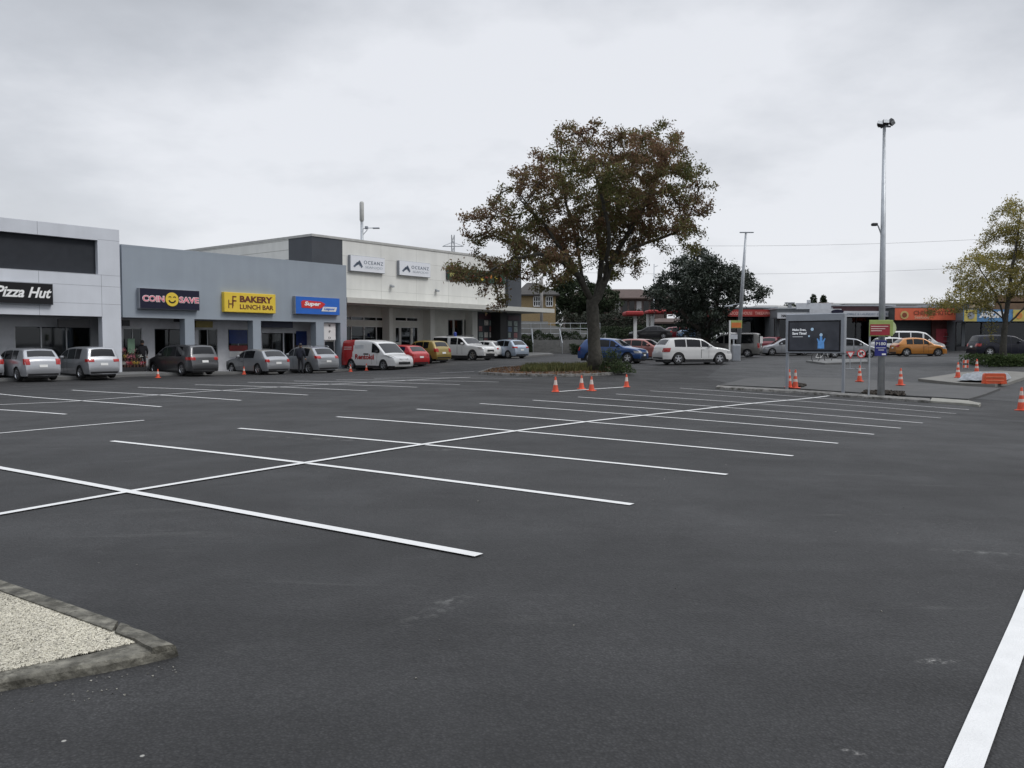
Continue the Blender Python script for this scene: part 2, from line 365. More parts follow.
def polystripe(pts, width=.105):
    P = [G(*p) for p in pts]; vs = []; cs = []
    for i in range(len(P) - 1):
        n = max(1, int((P[i + 1] - P[i]).length / .7))
        for k in range(n): cs.append(P[i].lerp(P[i + 1], k / n))
    cs.append(P[-1])
    for i, c in enumerate(cs):
        d = cs[min(i + 1, len(cs) - 1)] - cs[max(i - 1, 0)]; d.z = 0; d.normalize(); nr = Vector((-d.y, d.x, 0))
        for s in (-.5, .5):
            q = c + nr * width * s; vs.append((q.x, q.y, terr(q.x, q.y) + .013))
    me = bpy.data.meshes.new('road_marking'); me.from_pydata(vs, [], [(2 * i, 2 * i + 1, 2 * i + 3, 2 * i + 2) for i in range(len(cs) - 1)]); me.update()
    structure(link('road_marking', me, PAINT))
polystripe(sp_pts)
polystripe([(-190, 434), (0, 468.5), (130, 492.5), (300, 523.5), (479, 556.5)], .108)
polystripe([(-40, 407), (0, 405), (70, 402), (150, 396), (209, 391.5), (262, 388.3), (330, 384.5), (400, 381), (470, 377.4)])
for a, b in (((-60, 405.5), (66, 414.5)), ((-10, 393), (161, 407)), ((72, 390.2), (241, 400.6)), ((138, 387.4), (308, 395.3)), ((195, 384.8), (367, 391)), ((248, 382.5), (417, 387.4)),
             ((294, 381.2), (460, 384.8)), ((336, 380), (499, 382.2)), ((374, 378.4), (532, 378.8))): stripe(a, b, .09)
stripe((-60, 439), (144, 420.6), .1)
stripe((558, 391.8), (627, 387), .13)
stripe((440, 373), (474, 371.6), .1)
polystripe([(949, 808), (965, 768), (1024, 621), (1100, 431)], .122)

# ------------------------------------------------------------------ foreground kerbed gravel bed
def kerb_run(name, outer_px, inner_px, h, m, seg=.25, rough=.012, parent=None, bite=None):
    """kerb of height h between two pixel polylines that lie on its top edges"""
    O = [G(*p, dz=h) for p in outer_px]; I = [G(*p, dz=h) for p in inner_px]
    def rs(P, n):
        d = [0]
        for i in range(len(P) - 1): d.append(d[-1] + (P[i + 1] - P[i]).length)
        o = []
        for k in range(n + 1):
            t = d[-1] * k / n; j = min(max(0, int(np.searchsorted(d, t) - 1)), len(P) - 2)
            o.append(P[j].lerp(P[j + 1], (t - d[j]) / max(1e-6, d[j + 1] - d[j])))
        return o
    n = max(2, int(sum((O[i + 1] - O[i]).length for i in range(len(O) - 1)) / seg)); O = rs(O, n); I = rs(I, n)
    vs = []
    for i in range(n + 1):
        o, q = O[i], I[i]; dr = (o - q); dr.z = 0; dr.normalize(); zo = terr(o.x, o.y)
        j = lambda s=rough: random.uniform(-s, s)
        top = h + j(rough * .6)
        vs += [(o.x + dr.x * .03, o.y + dr.y * .03, zo - .05), (o.x + dr.x * (.008 + j()), o.y + dr.y * (.008 + j()), zo + top - .018), (o.x - dr.x * (.010 + j(rough * .6)), o.y - dr.y * .010, zo + top - .003 + j(rough * .5)),
               (o.x - dr.x * .05, o.y - dr.y * .05, zo + top), (q.x, q.y, zo + top + j(rough * .4)), (q.x, q.y, zo - .05)]
    fs = [(6 * i + k, 6 * i + k + 1, 6 * i + 6 + k + 1, 6 * i + 6 + k) for i in range(n) for k in range(5)] + [tuple(range(6)), tuple(6 * n + k for k in range(6))]
    me = bpy.data.meshes.new(name); me.from_pydata(vs, [], fs); me.update()
    bm = bmesh.new(); bm.from_mesh(me); bmesh.ops.recalc_face_normals(bm, faces=bm.faces[:]); bm.to_mesh(me); bm.free()
    return structure(link(name, me, m, parent))
kerb_run('kerb', [(-260, 486), (0, 579), (86, 608.6), (118, 620)], [(-260, 496), (0, 590), (86, 621), (112, 630.5)], .07, KERB, seg=.25, rough=.002)
kerb_run('kerb', [(121, 621.5), (150, 632), (175, 643)], [(115, 632), (134, 639), (152, 648)], .072, KERB, seg=.07, rough=.005)
kerb_run('kerb', [(-200, 714), (0, 679), (104, 661), (150, 651.5), (174, 646)], [(-200, 704), (0, 671), (100, 652), (136, 641.5), (150, 636)], .055, KERB, seg=.16, rough=.003)
gp = [G(-200, 706, .05), G(0, 672.5, .05), G(139, 643, .05), G(86, 619, .05), G(0, 587.5, .05), G(-260, 493, .05)]
GRAV = mat('crushed_shell', (.42, .40, .33), .9, var=.25, scale=14, bump=1.0, bscale=60)
structure(clip_poly_sheet('gravel_bed', [(p.x, p.y) for p in gp], GRAV, .055, .5))
def inpoly(x, y, poly):
    c = False; j = len(poly) - 1
    for i in range(len(poly)):
        if (poly[i][1] > y) != (poly[j][1] > y) and x < (poly[j][0] - poly[i][0]) * (y - poly[i][1]) / (poly[j][1] - poly[i][1]) + poly[i][0]: c = not c
        j = i
    return c
def chips(name, poly, n, s0, s1, z, m, near=None):
    xs = [p[0] for p in poly]; ys = [p[1] for p in poly]; vs = []; fs = []; k = 0
    tet = np.array([(1, 1, 1), (1, -1, -1), (-1, 1, -1), (-1, -1, 1), (0, 1.3, -.2), (.3, -1.2, .4)])
    fc = [(0, 4, 5), (0, 5, 3), (1, 2, 4), (0, 1, 4), (1, 5, 3), (2, 3, 4), (0, 1, 5), (1, 2, 3)]
    while k < n:
        x = random.uniform(min(xs), max(xs)); y = random.uniform(min(ys), max(ys))
        if not inpoly(x, y, poly): continue
        s = random.uniform(s0, s1); R = Matrix.Rotation(random.uniform(0, 6.3), 3, Vector((random.random() - .5, random.random() - .5, random.random() - .5)).normalized() if True else 'Z')
        b = len(vs); zz = terr(x, y) + z
        for t in tet: q = R @ Vector(t * (s * .5)); vs.append((x + q.x, y + q.y, zz + q.z * .7))
        fs += [tuple(b + i for i in f_) for f_ in fc]; k += 1
    me = bpy.data.meshes.new(name); me.from_pydata(vs, [], fs); me.update(); o = link(name, me, m); o['kind'] = 'stuff'; return o
def rnd_mat(name, cols, rough=.85, trans=0.0, spec=.3, area=0.0):
    m = bpy.data.materials.new(name); m.use_nodes = True; nt = m.node_tree; N = nt.nodes; L = nt.links; b = N['Principled BSDF']
    g = N.new('ShaderNodeNewGeometry'); cr = N.new('ShaderNodeValToRGB'); L.new(g.outputs['Random Per Island'], cr.inputs[0]); e = cr.color_ramp.elements
    if area:
        t_ = N.new('ShaderNodeTexCoord'); n_ = N.new('ShaderNodeTexNoise'); n_.inputs['Scale'].default_value = .28; n_.inputs['Detail'].default_value = 4; L.new(t_.outputs['Object'], n_.inputs['Vector'])
        r_ = N.new('ShaderNodeMapRange'); r_.inputs[1].default_value = .36; r_.inputs[2].default_value = .62; r_.inputs[3].default_value = 0; r_.inputs[4].default_value = area; L.new(n_.outputs['Fac'], r_.inputs[0])
        m_ = N.new('ShaderNodeMath'); m_.operation = 'MULTIPLY_ADD'; m_.inputs[1].default_value = 1 - area; L.new(g.outputs['Random Per Island'], m_.inputs[0]); L.new(r_.outputs[0], m_.inputs[2]); L.new(m_.outputs[0], cr.inputs[0])
    e[0].position = 0; e[0].color = (*cols[0], 1); e[1].position = 1; e[1].color = (*cols[-1], 1)
    for i, c in enumerate(cols[1:-1]): q = e.new((i + 1) / (len(cols) - 1)); q.color = (*c, 1)
    tcn = N.new('ShaderNodeTexCoord'); no = N.new('ShaderNodeTexNoise'); no.inputs['Scale'].default_value = .55; no.inputs['Detail'].default_value = 3; L.new(tcn.outputs['Object'], no.inputs['Vector'])
    r = N.new('ShaderNodeMapRange'); r.inputs[1].default_value = .35; r.inputs[2].default_value = .65; r.inputs[3].default_value = .72; r.inputs[4].default_value = 1.25; L.new(no.outputs['Fac'], r.inputs[0])
    mx = N.new('ShaderNodeMix'); mx.data_type = 'RGBA'; mx.blend_type = 'MULTIPLY'; mx.inputs[0].default_value = 1; L.new(cr.outputs[0], mx.inputs[6]); L.new(r.outputs[0], mx.inputs[7])
    L.new(mx.outputs[2], b.inputs['Base Color']); b.inputs['Roughness'].default_value = rough; b.inputs['Specular IOR Level'].default_value = spec
    if trans:
        t = N.new('ShaderNodeBsdfTranslucent'); L.new(mx.outputs[2], t.inputs[0]); ms = N.new('ShaderNodeMixShader'); ms.inputs[0].default_value = trans
        L.new(b.outputs[0], ms.inputs[1]); L.new(t.outputs[0], ms.inputs[2]); L.new(ms.outputs[0], N['Material Output'].inputs[0])
    MATS[name] = m; return m
SHELL = rnd_mat('shell_chips', [(.42, .40, .32), (.54, .51, .42), (.33, .31, .26), (.60, .57, .48), (.08, .075, .06), (.46, .43, .35)])
gvis = [G(-40, 677, .06), G(0, 671, .06), G(138, 641.5, .06), G(86, 621, .06), G(0, 589.5, .06), G(-60, 569, .06)]
chips('gravel', [(p.x, p.y) for p in gvis], 42000, .005, .013, .058, SHELL)
CHIP = rnd_mat('asphalt_chips', [(.16, .155, .14), (.30, .29, .25), (.06, .06, .06), (.12, .115, .11)])
cp = [G(0, 720), G(160, 690), G(215, 640), G(180, 655), G(150, 668), G(0, 692)]
chips('debris', [(p.x, p.y) for p in cp], 45, .003, .009, .003, CHIP)
cq = [G(10, 560), G(40, 760), G(900, 760), G(1000, 460), G(300, 470)]
chips('debris', [(p.x, p.y) for p in cq], 70, .003, .010, .003, CHIP)

def stain(m, spots):
    nt = m.node_tree; N = nt.nodes; L = nt.links; b = N['Principled BSDF']; cur = b.inputs['Base Color'].links[0].from_socket; tcn = [x for x in N if x.type == 'TEX_COORD'][0]
    for (px, py, ln, wd, ang, col, amt, sc) in spots:
        c = G(px, py); mp = N.new('ShaderNodeMapping'); mp.vector_type = 'TEXTURE'; mp.inputs['Location'].default_value = (c.x, c.y, c.z); mp.inputs['Rotation'].default_value = (0, 0, ang); mp.inputs['Scale'].default_value = (ln, wd, 5)
        L.new(tcn.outputs['Object'], mp.inputs[0]); vl = N.new('ShaderNodeVectorMath'); vl.operation = 'LENGTH'; L.new(mp.outputs[0], vl.inputs[0])
        r = N.new('ShaderNodeMapRange'); r.inputs[1].default_value = .2; r.inputs[2].default_value = 1; r.inputs[3].default_value = 1; r.inputs[4].default_value = 0; L.new(vl.outputs['Value'], r.inputs[0])
        n = N.new('ShaderNodeTexNoise'); n.inputs['Scale'].default_value = sc; n.inputs['Detail'].default_value = 7; n.inputs['Roughness'].default_value = .7; L.new(tcn.outputs['Object'], n.inputs['Vector'])
        r2 = N.new('ShaderNodeMapRange'); r2.inputs[1].default_value = .48; r2.inputs[2].default_value = .66; r2.inputs[3].default_value = 0; r2.inputs[4].default_value = amt; L.new(n.outputs['Fac'], r2.inputs[0])
        q = N.new('ShaderNodeMath'); q.operation = 'MULTIPLY'; L.new(r.outputs[0], q.inputs[0]); L.new(r2.outputs[0], q.inputs[1])
        mx = N.new('ShaderNodeMix'); mx.data_type = 'RGBA'; L.new(q.outputs[0], mx.inputs[0]); L.new(cur, mx.inputs[6]); mx.inputs[7].default_value = (*col, 1); cur = mx.outputs[2]
    L.new(cur, b.inputs['Base Color'])
PD = (.12, .12, .115); WD = (.4, .39, .37); DK = (.012, .012, .013)
stain(ASPH, [(330, 439, 2.2, .22, -.35, PD, .8, 6), (440, 450, .5, .12, .2, PD, .9, 9), (432, 613, .45, .10, .9, PD, .55, 14), (452, 600, .2, .07, .7, PD, .9, 14), (938, 661, .13, .05, .1, WD, 1, 14), (853, 752, .07, .02, -.6, WD, 1, 20),
             (975, 552, .45, .10, -.2, PD, .9, 9), (245, 648, .35, .12, .3, PD, .15, 12), (560, 690, .8, .3, 2.3, DK, .8, 3), (120, 405, 1.6, .5, .2, DK, .7, 3), (760, 620, 1.2, .5, 1.8, DK, .5, 3)])

# ------------------------------------------------------------------ foliage and tree machinery
def leafmesh(name, C, size, m, parent, aspect=.6, flat=0.3, fold=False):
    """C: (n,3) leaf centres; every leaf a small lozenge of its own"""
    n = len(C); a = RNG.normal(size=(n, 3)); a /= np.linalg.norm(a, axis=1, keepdims=True)
    b = RNG.normal(size=(n, 3)); b[:, 2] *= (1 - flat); b -= a * (a * b).sum(1, keepdims=True); b /= np.linalg.norm(b, axis=1, keepdims=True)
    s = (size * RNG.uniform(.6, 1.35, n))[:, None] * .85; aspect = aspect * 1.35
    v = np.stack([C - a * s, C + b * s * aspect * .5 + a * s * .1, C + a * s, C - b * s * aspect * .5 + a * s * .1], 1).reshape(-1, 3)
    me = bpy.data.meshes.new(name); me.vertices.add(4 * n); me.vertices.foreach_set('co', v.ravel())
    me.loops.add(4 * n); me.loops.foreach_set('vertex_index', np.arange(4 * n)); me.polygons.add(n); me.polygons.foreach_set('loop_start', np.arange(n) * 4)
    me.update(calc_edges=True); me.validate(); return link(name, me, m, parent)
def grow_tree(base, limbs, blobs, n_att, step, kill, infl, r_tip, r_trunk, leaf_n, leaf_size, leaf_sig, bark, leafm, name, label, thr=.0, iters=70, leaf_r=.05, power=2.3, group=None, droop=0.0, seed=1):
    """limbs: polylines of world points (first starts at the base); blobs: ellipsoids (centre, radii) the crown fills"""
    rng = np.random.default_rng(seed); base = np.array(base)
    pts = [base]; par = [-1]
    for lb in limbs:
        P = [np.array(p) for p in lb]
        # attach to nearest existing node
        j = int(np.argmin([np.linalg.norm(P[0] - q) for q in pts])); prev = j
        for a, b in zip(P[:-1], P[1:]):
            n = max(1, int(np.linalg.norm(b - a) / step))
            for k in range(1, n + 1):
                pts.append(a + (b - a) * k / n + rng.normal(size=3) * step * (.025 if lb is limbs[0] else .07)); par.append(prev); prev = len(pts) - 1
    vol = np.array([np.prod(r) for c, r in blobs]); A = []
    ph = rng.uniform(0, 6, 6)
    while len(A) < n_att:
        c, r = blobs[rng.choice(len(blobs), p=vol / vol.sum())]
        q = rng.normal(size=3); q /= np.linalg.norm(q); q *= rng.uniform(.25, 1) ** (1 / 2.2)
        x = np.array(c) + q * np.array(r)
        nn = sin(x[0] * .95 + ph[0]) * sin(x[1] * .9 + ph[1]) + sin(x[2] * 1.15 + ph[2]) * sin(x[0] * .6 + ph[3] + x[2] * .5)
        if nn < thr - 2 + rng.uniform(0, .6) + 1: continue
        A.append(x)
    A = np.array(A); P = np.array(pts); par = list(par); alive = np.ones(len(A), bool)
    D = np.linalg.norm(A[:, None] - P[None], axis=2); near = D.argmin(1); nd = D.min(1)
    for it in range(iters):
        act = alive & (nd < infl)
        if not act.any(): 
            if it == 0: act = alive
            else: break
        idx = np.nonzero(act)[0]; tgt = near[idx]; dirs = A[idx] - P[tgt]; dirs /= np.linalg.norm(dirs, axis=1, keepdims=True)
        u, inv = np.unique(tgt, return_inverse=True); acc = np.zeros((len(u), 3)); np.add.at(acc, inv, dirs)
        acc += rng.normal(size=acc.shape) * .25; acc[:, 2] -= droop; acc /= np.linalg.norm(acc, axis=1, keepdims=True)
        new = P[u] + acc * step; s0 = len(P); P = np.vstack([P, new]); par += list(u)
        d2 = np.linalg.norm(A[:, None] - new[None], axis=2); k = d2.argmin(1); m_ = d2.min(1); upd = m_ < nd; near[upd] = s0 + k[upd]; nd[upd] = m_[upd]
        alive &= nd > kill
        if not alive.any(): break
    n = len(P); par = np.array(par); ch = [[] for _ in range(n)]
    for i in range(1, n): ch[par[i]].append(i)
    rad = np.zeros(n); order = list(range(n))[::-1]
    rp = np.zeros(n)
    for i in order:
        rp[i] = r_tip ** power if not ch[i] else sum(rp[c] for c in ch[i])
    rad = rp ** (1 / power); rad *= 1; sc = r_trunk / rad[0]
    rad = np.where(rad * 1 > 0, r_tip + (rad - r_tip) * ((r_trunk - r_tip) / (rad[0] - r_tip)), r_tip)
    root = empty(name, base.tolist(), 0, label, 'tree', group)
    mb = MB(); stack = [(0, None)]
    rel = P - base
    while stack:
        i, pa = stack.pop(); chain = ([pa] if pa is not None else []) + [i]
        while ch[chain[-1]]:
            cs = sorted(ch[chain[-1]], key=lambda c: -rad[c]); [stack.append((c, chain[-1])) for c in cs[1:]]; chain.append(cs[0])
        if len(chain) < 2: continue
        rr = [min(rad[k], rad[chain[1]] if len(chain) > 1 and pa is not None and k == pa else 9) for k in chain]
        big = rr[0] > .08
        if pa is None: rr[0] *= 1.45; rr[1] *= 1.12
        mb.tube([rel[k] for k in chain], [float(max(r_, r_tip)) for r_ in rr], 10 if big else (5 if rr[0] > .03 else 3), caps=big)
    mb.build('trunk', bark, root, smooth=True, fix=False)
    thin = np.nonzero(rad < leaf_r)[0]; sel = rng.choice(thin, leaf_n); C = rel[sel] + rng.normal(size=(leaf_n, 3)) * leaf_sig * np.array([1, 1, .8])
    leafmesh('crown', C, leaf_size, leafm, root)
    return root
def blob(px, py, rx, ry, Y, rd):
    c = at(px, py, Y); k = Y / F; return ((c.x, c.y, c.z), (rx * k, rd, ry * k))
BARK = mat('grey_bark', (.062, .058, .048), .9, var=.35, scale=6, bump=1, bscale=22)
DBARK = mat('dark_bark', (.05, .042, .035), .9, var=.3, scale=6, bump=1)

# ------------------------------------------------------------------ the big autumn tree on its island
TY = 47.0
tb = on(596, TY, 0.1)
def pl(*a): return [tuple(at(px, py, TY + dy)) for px, py, dy in a]
limbs = [pl((595, 360, 0), (594, 340, 0), (593, 318, 0), (592, 302, 0)),
         pl((592, 302, 0), (585, 288, -.4), (576, 272, -1), (562, 262, -1.6), (540, 254, -2.2), (515, 258, -2.6), (492, 270, -2.8)),
         pl((592, 302, 0), (583, 284, .2), (580, 262, .6), (575, 235, .8), (566, 205, .6), (560, 170, .2), (562, 140, 0)),
         pl((594, 303, 0), (599, 280, .6), (602, 258, 1.2), (598, 228, 1.8), (606, 190, 1.8), (612, 150, 1.4)),
         pl((596, 303, 0), (604, 282, -.2), (611, 262, -.4), (624, 240, -.8), (638, 216, -.9), (652, 190, -1), (662, 165, -1)),
         pl((608, 268, -.3), (628, 250, .8), (655, 240, 1.4), (678, 232, 1.6)),
         pl((581, 280, .2), (560, 240, 2.2), (535, 215, 2.8), (520, 195, 3)),
         pl((576, 272, -1), (545, 225, -2.6), (520, 200, -3.2)),
         pl((604, 282, -.2), (610, 235, -2.6), (600, 190, -3.6), (590, 160, -3.6))]
blobs = [blob(592, 185, 74, 62, TY, 5.6), blob(534, 212, 48, 48, TY, 4.6), blob(640, 190, 58, 58, TY, 4.8), blob(497, 245, 36, 36, TY - 1.5, 3.2), blob(472, 272, 26, 18, TY - 2, 2.4),
         blob(520, 262, 38, 24, TY, 4), blob(668, 238, 36, 26, TY, 3.4), blob(618, 238, 50, 26, TY + 1.5, 4.2), blob(688, 195, 22, 34, TY, 2.8), blob(494, 296, 18, 12, TY - 2, 1.8), blob(590, 145, 44, 26, TY, 3.8), blob(660, 150, 28, 24, TY, 2.8), blob(560, 266, 32, 18, TY - 3, 2.6), blob(625, 266, 34, 15, TY + 1, 3.2), blob(462, 268, 20, 15, TY - 2, 2), blob(700, 196, 16, 28, TY, 2.2), blob(478, 225, 18, 24, TY, 2.4), blob(540, 285, 22, 10, TY + 1, 2), blob(690, 245, 20, 16, TY, 2.4)]
AUT = rnd_mat('autumn_leaves', [(.12, .15, .05), (.14, .16, .055), (.18, .18, .065), (.13, .14, .055), (.17, .145, .06), (.15, .11, .06), (.19, .12, .065), (.15, .09, .06), (.22, .125, .08), (.13, .08, .055)], trans=.45, area=.5)
grow_tree(tb, limbs, blobs, 2100, .32, .45, 2.6, .011, .36, 76000, .108, .17, BARK, AUT, 'autumn_tree', 'large spreading autumn tree with rusty brown leaves on the kerbed island', thr=.34, leaf_r=.034, power=1.95, seed=3)
# dark evergreen beyond
DY = 67.0
DG = rnd_mat('evergreen_leaves', [(.022, .032, .024), (.04, .054, .036), (.03, .042, .03), (.055, .066, .046), (.024, .036, .027)], rough=.5, trans=.1, spec=.4)
db = on(706, DY)
def pd(*a): return [tuple(at(px, py, DY + dy)) for px, py, dy in a]
grow_tree(db, [pd((706, 345, 0), (705, 335, 0)), pd((705, 335, 0), (690, 320, -1), (672, 300, -1.5)), pd((705, 335, 0), (703, 310, .6), (698, 280, 1)), pd((705, 335, 0), (722, 318, 0), (742, 300, 0)), pd((705, 335, 0), (715, 310, -1.5), (722, 280, -2))],
          [blob(683, 288, 32, 30, DY, 3.6), blob(656, 294, 12, 12, DY, 2), blob(712, 288, 34, 30, DY, 4), blob(750, 291, 24, 14, DY, 3), blob(700, 262, 20, 15, DY, 2.6), blob(735, 278, 22, 12, DY, 2.6), blob(700, 316, 26, 10, DY, 3.4), blob(690, 330, 16, 8, DY, 2.4), blob(716, 332, 16, 8, DY, 2.4)],
          1300, .36, .55, 3, .02, .36, 30000, .145, .22, DBARK, DG, 'evergreen_tree', 'dark dense evergreen tree with rounded crown behind the white hatchback', thr=.28, leaf_r=.06, power=1.95, seed=5)
# yellowing tree at the right edge
RY = 51.0
rb = on(1003, RY)
def pr(*a): return [tuple(at(px, py, RY + dy)) for px, py, dy in a]
YL = rnd_mat('yellowing_leaves', [(.22, .21, .055), (.32, .26, .08), (.16, .17, .05), (.36, .28, .10), (.20, .20, .06)], trans=.45)
grow_tree(rb, [pr((1003, 350, 0), (1005, 325, 0), (1008, 300, 0), (1012, 270, 0), (1018, 235, 0), (1022, 205, 0)), pr((1005, 325, 0), (1000, 305, -.4), (990, 285, -.8), (978, 265, -1)), pr((1005, 322, 0), (996, 312, .6), (975, 303, .9), (950, 300, 1)),
               pr((1005, 328, 0), (1020, 312, 0), (1045, 290, .3)), pr((1008, 300, 0), (1030, 270, -1), (1050, 240, -1)), pr((990, 345, .3), (992, 322, .3), (988, 300, .3))],
          [blob(952, 300, 27, 14, RY, 2), blob(975, 268, 28, 19, RY, 2.4), blob(1003, 248, 26, 26, RY, 2.6), blob(1022, 220, 24, 28, RY, 2.4), blob(1050, 260, 40, 40, RY, 3), blob(1000, 285, 34, 14, RY, 2.6), blob(936, 306, 16, 11, RY, 1.6), blob(965, 305, 24, 10, RY, 2)],
          1300, .3, .38, 2.6, .010, .17, 34000, .085, .19, BARK, YL, 'yellowing_tree', 'slender tree with thinning yellow green leaves rising from the shrub strip', thr=.2, leaf_r=.03, power=1.95, seed=8)

# ------------------------------------------------------------------ tree island, grass, shrub
def px_poly(ps, dz=0.0): return [tuple(G(*p, dz=dz))[:2] for p in ps]
isl = px_poly([(478, 374.2), (500, 375.6), (530, 376.4), (560, 376.8), (590, 376.2), (615, 374.8), (629, 372.6), (630, 370.5), (618, 368), (596, 366.2), (560, 366), (520, 367.4), (490, 370)])
def ring_kerb(name, poly, h, wd, m):
    n = len(poly); cx = sum(p[0] for p in poly) / n; cy = sum(p[1] for p in poly) / n; vs = []; fs = []
    for i, (x, y) in enumerate(poly):
        p0 = Vector(poly[i - 1]); p2 = Vector(poly[(i + 1) % n]); d = (p2 - p0).normalized(); nr = Vector((-d.y, d.x))
        if nr.dot(Vector((cx - x, cy - y))) < 0: nr = -nr
        z = terr(x, y); q = Vector((x, y)) + nr * wd; s = Vector((x, y)) + nr * .02
        vs += [(x, y, z - .05), (x, y, z + h - .02), (s.x, s.y, z + h), (q.x, q.y, z + h), (q.x, q.y, z - .05)]
    for i in range(n):
        j = (i + 1) % n
        for k in range(4): fs.append((5 * i + k, 5 * j + k, 5 * j + k + 1, 5 * i + k + 1))
    me = bpy.data.meshes.new(name); me.from_pydata(vs, [], fs); me.update()
    bm = bmesh.new(); bm.from_mesh(me); bmesh.ops.recalc_face_normals(bm, faces=bm.faces[:]); bm.to_mesh(me); bm.free()
    return structure(link(name, me, m))
ring_kerb('kerb', isl, .14, .16, KERB2)
SOIL = mat('bark_mulch', (.085, .062, .045), .95, var=.5, scale=4, bump=1, bscale=30)
structure(clip_poly_sheet('planting_bed', isl, SOIL, .10, 1.0))
def blades(name, poly, n, h0, h1, z, m, wd=.015):
    xs = [p[0] for p in poly]; ys = [p[1] for p in poly]; vs = []; fs = []; k = 0
    while k < n:
        x = random.uniform(min(xs), max(xs)); y = random.uniform(min(ys), max(ys))
        if not inpoly(x, y, poly): continue
        if sin(x * 2.3) * sin(y * 1.9 + x) < -.55 and random.random() < .8: continue
        h = random.uniform(h0, h1); a = random.uniform(0, 6.28); l = random.uniform(.1, .6) * h; zz = terr(x, y) + z; b = len(vs)
        c, s = cos(a) * wd, sin(a) * wd; ox, oy = cos(a + 1.5) * l, sin(a + 1.5) * l
        vs += [(x - c, y - s, zz), (x + c, y + s, zz), (x + ox * .4 + c * .7, y + oy * .4 + s * .7, zz + h * .6), (x + ox * .4 - c * .7, y + oy * .4 - s * .7, zz + h * .6), (x + ox, y + oy, zz + h)]
        fs += [(b, b + 1, b + 2, b + 3), (b + 3, b + 2, b + 4)]; k += 1
    me = bpy.data.meshes.new(name); me.from_pydata(vs, [], fs); me.update(); o = link(name, me, m); o['kind'] = 'stuff'; return o
GRASS = rnd_mat('dry_grass', [(.09, .105, .035), (.16, .15, .06), (.06, .08, .028), (.2, .18, .08)], trans=.2)
ga = px_poly([(520, 373.5), (560, 373.4), (592, 372.6), (592, 368.5), (560, 368), (525, 369)])
blades('grass', ga, 5200, .12, .38, .1, GRASS, .02)
LITTER = rnd_mat('leaf_litter', [(.15, .07, .03), (.09, .045, .025), (.2, .11, .05), (.06, .045, .03)])
chips('leaves', isl, 1600, .04, .1, .112, LITTER)
def shrub(name, label, c, r, n, size, m, cat='shrub', group=None, twig=True, thing=True):
    root = empty(name, c, 0, label, cat, group)
    q = RNG.normal(size=(n, 3)); q /= np.linalg.norm(q, axis=1, keepdims=True); q *= (RNG.uniform(.15, 1, (n, 1)) ** (1 / 2.5)); q[:, 2] = np.abs(q[:, 2])
    lump = 1 + .22 * np.sin(q[:, :1] * 7 + c[0]) * np.sin(q[:, 1:2] * 6 + 2) + .12 * np.sin(q[:, 2:3] * 11)
    leafmesh('foliage', q * np.array(r) * lump, size, m, root)
    mb = MB()
    for k in range(9):
        a = k * 2.4; mb.tube([(0, 0, -.05), (cos(a) * r[0] * .3, sin(a) * r[1] * .3, r[2] * .4), (cos(a) * r[0] * .6, sin(a) * r[1] * .6, r[2] * .8)], [.02, .014, .006], 5)
    mb.build('stem', DBARK, root); return root
GR1 = rnd_mat('shrub_leaves', [(.03, .05, .02), (.055, .08, .03), (.04, .06, .025), (.075, .10, .04)], trans=.15)
sc_ = on(612, 45.6, .1)
shrub('shrub', 'low green shrub leaning against the trunk of the big autumn tree', tuple(sc_), (.75, .7, 1.25), 2600, .06, GR1)
shrub('shrub', 'low dark green mound of foliage at the tip of the tree island', tuple(on(622, 44.6, .1)), (.7, .6, .6), 1600, .06, GR1)

# ------------------------------------------------------------------ the row of shops on the left
THB = radians(38.5); BD = np.array([sin(THB), cos(THB)]); BN = np.array([-cos(THB), sin(THB)]); BR = pi / 2 - THB
_r = ray(120, 345); BP = _r[:2] / _r[1] * 44.0
def hit(px, py, d=0.0):
    r = ray(px, py); o = BP + BN * d; t, s = np.linalg.solve(np.array([[r[0], -BD[0]], [r[1], -BD[1]]]), o)
    return float(s), float(r[2] * t + CH)
def S(px, d=0.0, py=330): return hit(px, py, d)[0]
def Z(px, py, d=0.0): return hit(px, py, d)[1]
GB = -.05          # floor level of the shops
def front(px0, py0, px1, py1, d, name, m, parent, th=.04, bev=0.0):
    """upright rectangle on the facade between two picture corners, front face at depth d"""
    s0, z1 = hit(px0, py0, d); s1, _ = hit(px1, py1, d); _, z0 = hit(px0 if False else px1, py1, d)
    return MB().box(s0, d, z0, s1, d + th, z1, bev).build(name, m, parent), (s0, s1, z0, z1)
def bldg(name, label): return empty(name, (BP[0], BP[1], 0), BR, label, 'building')

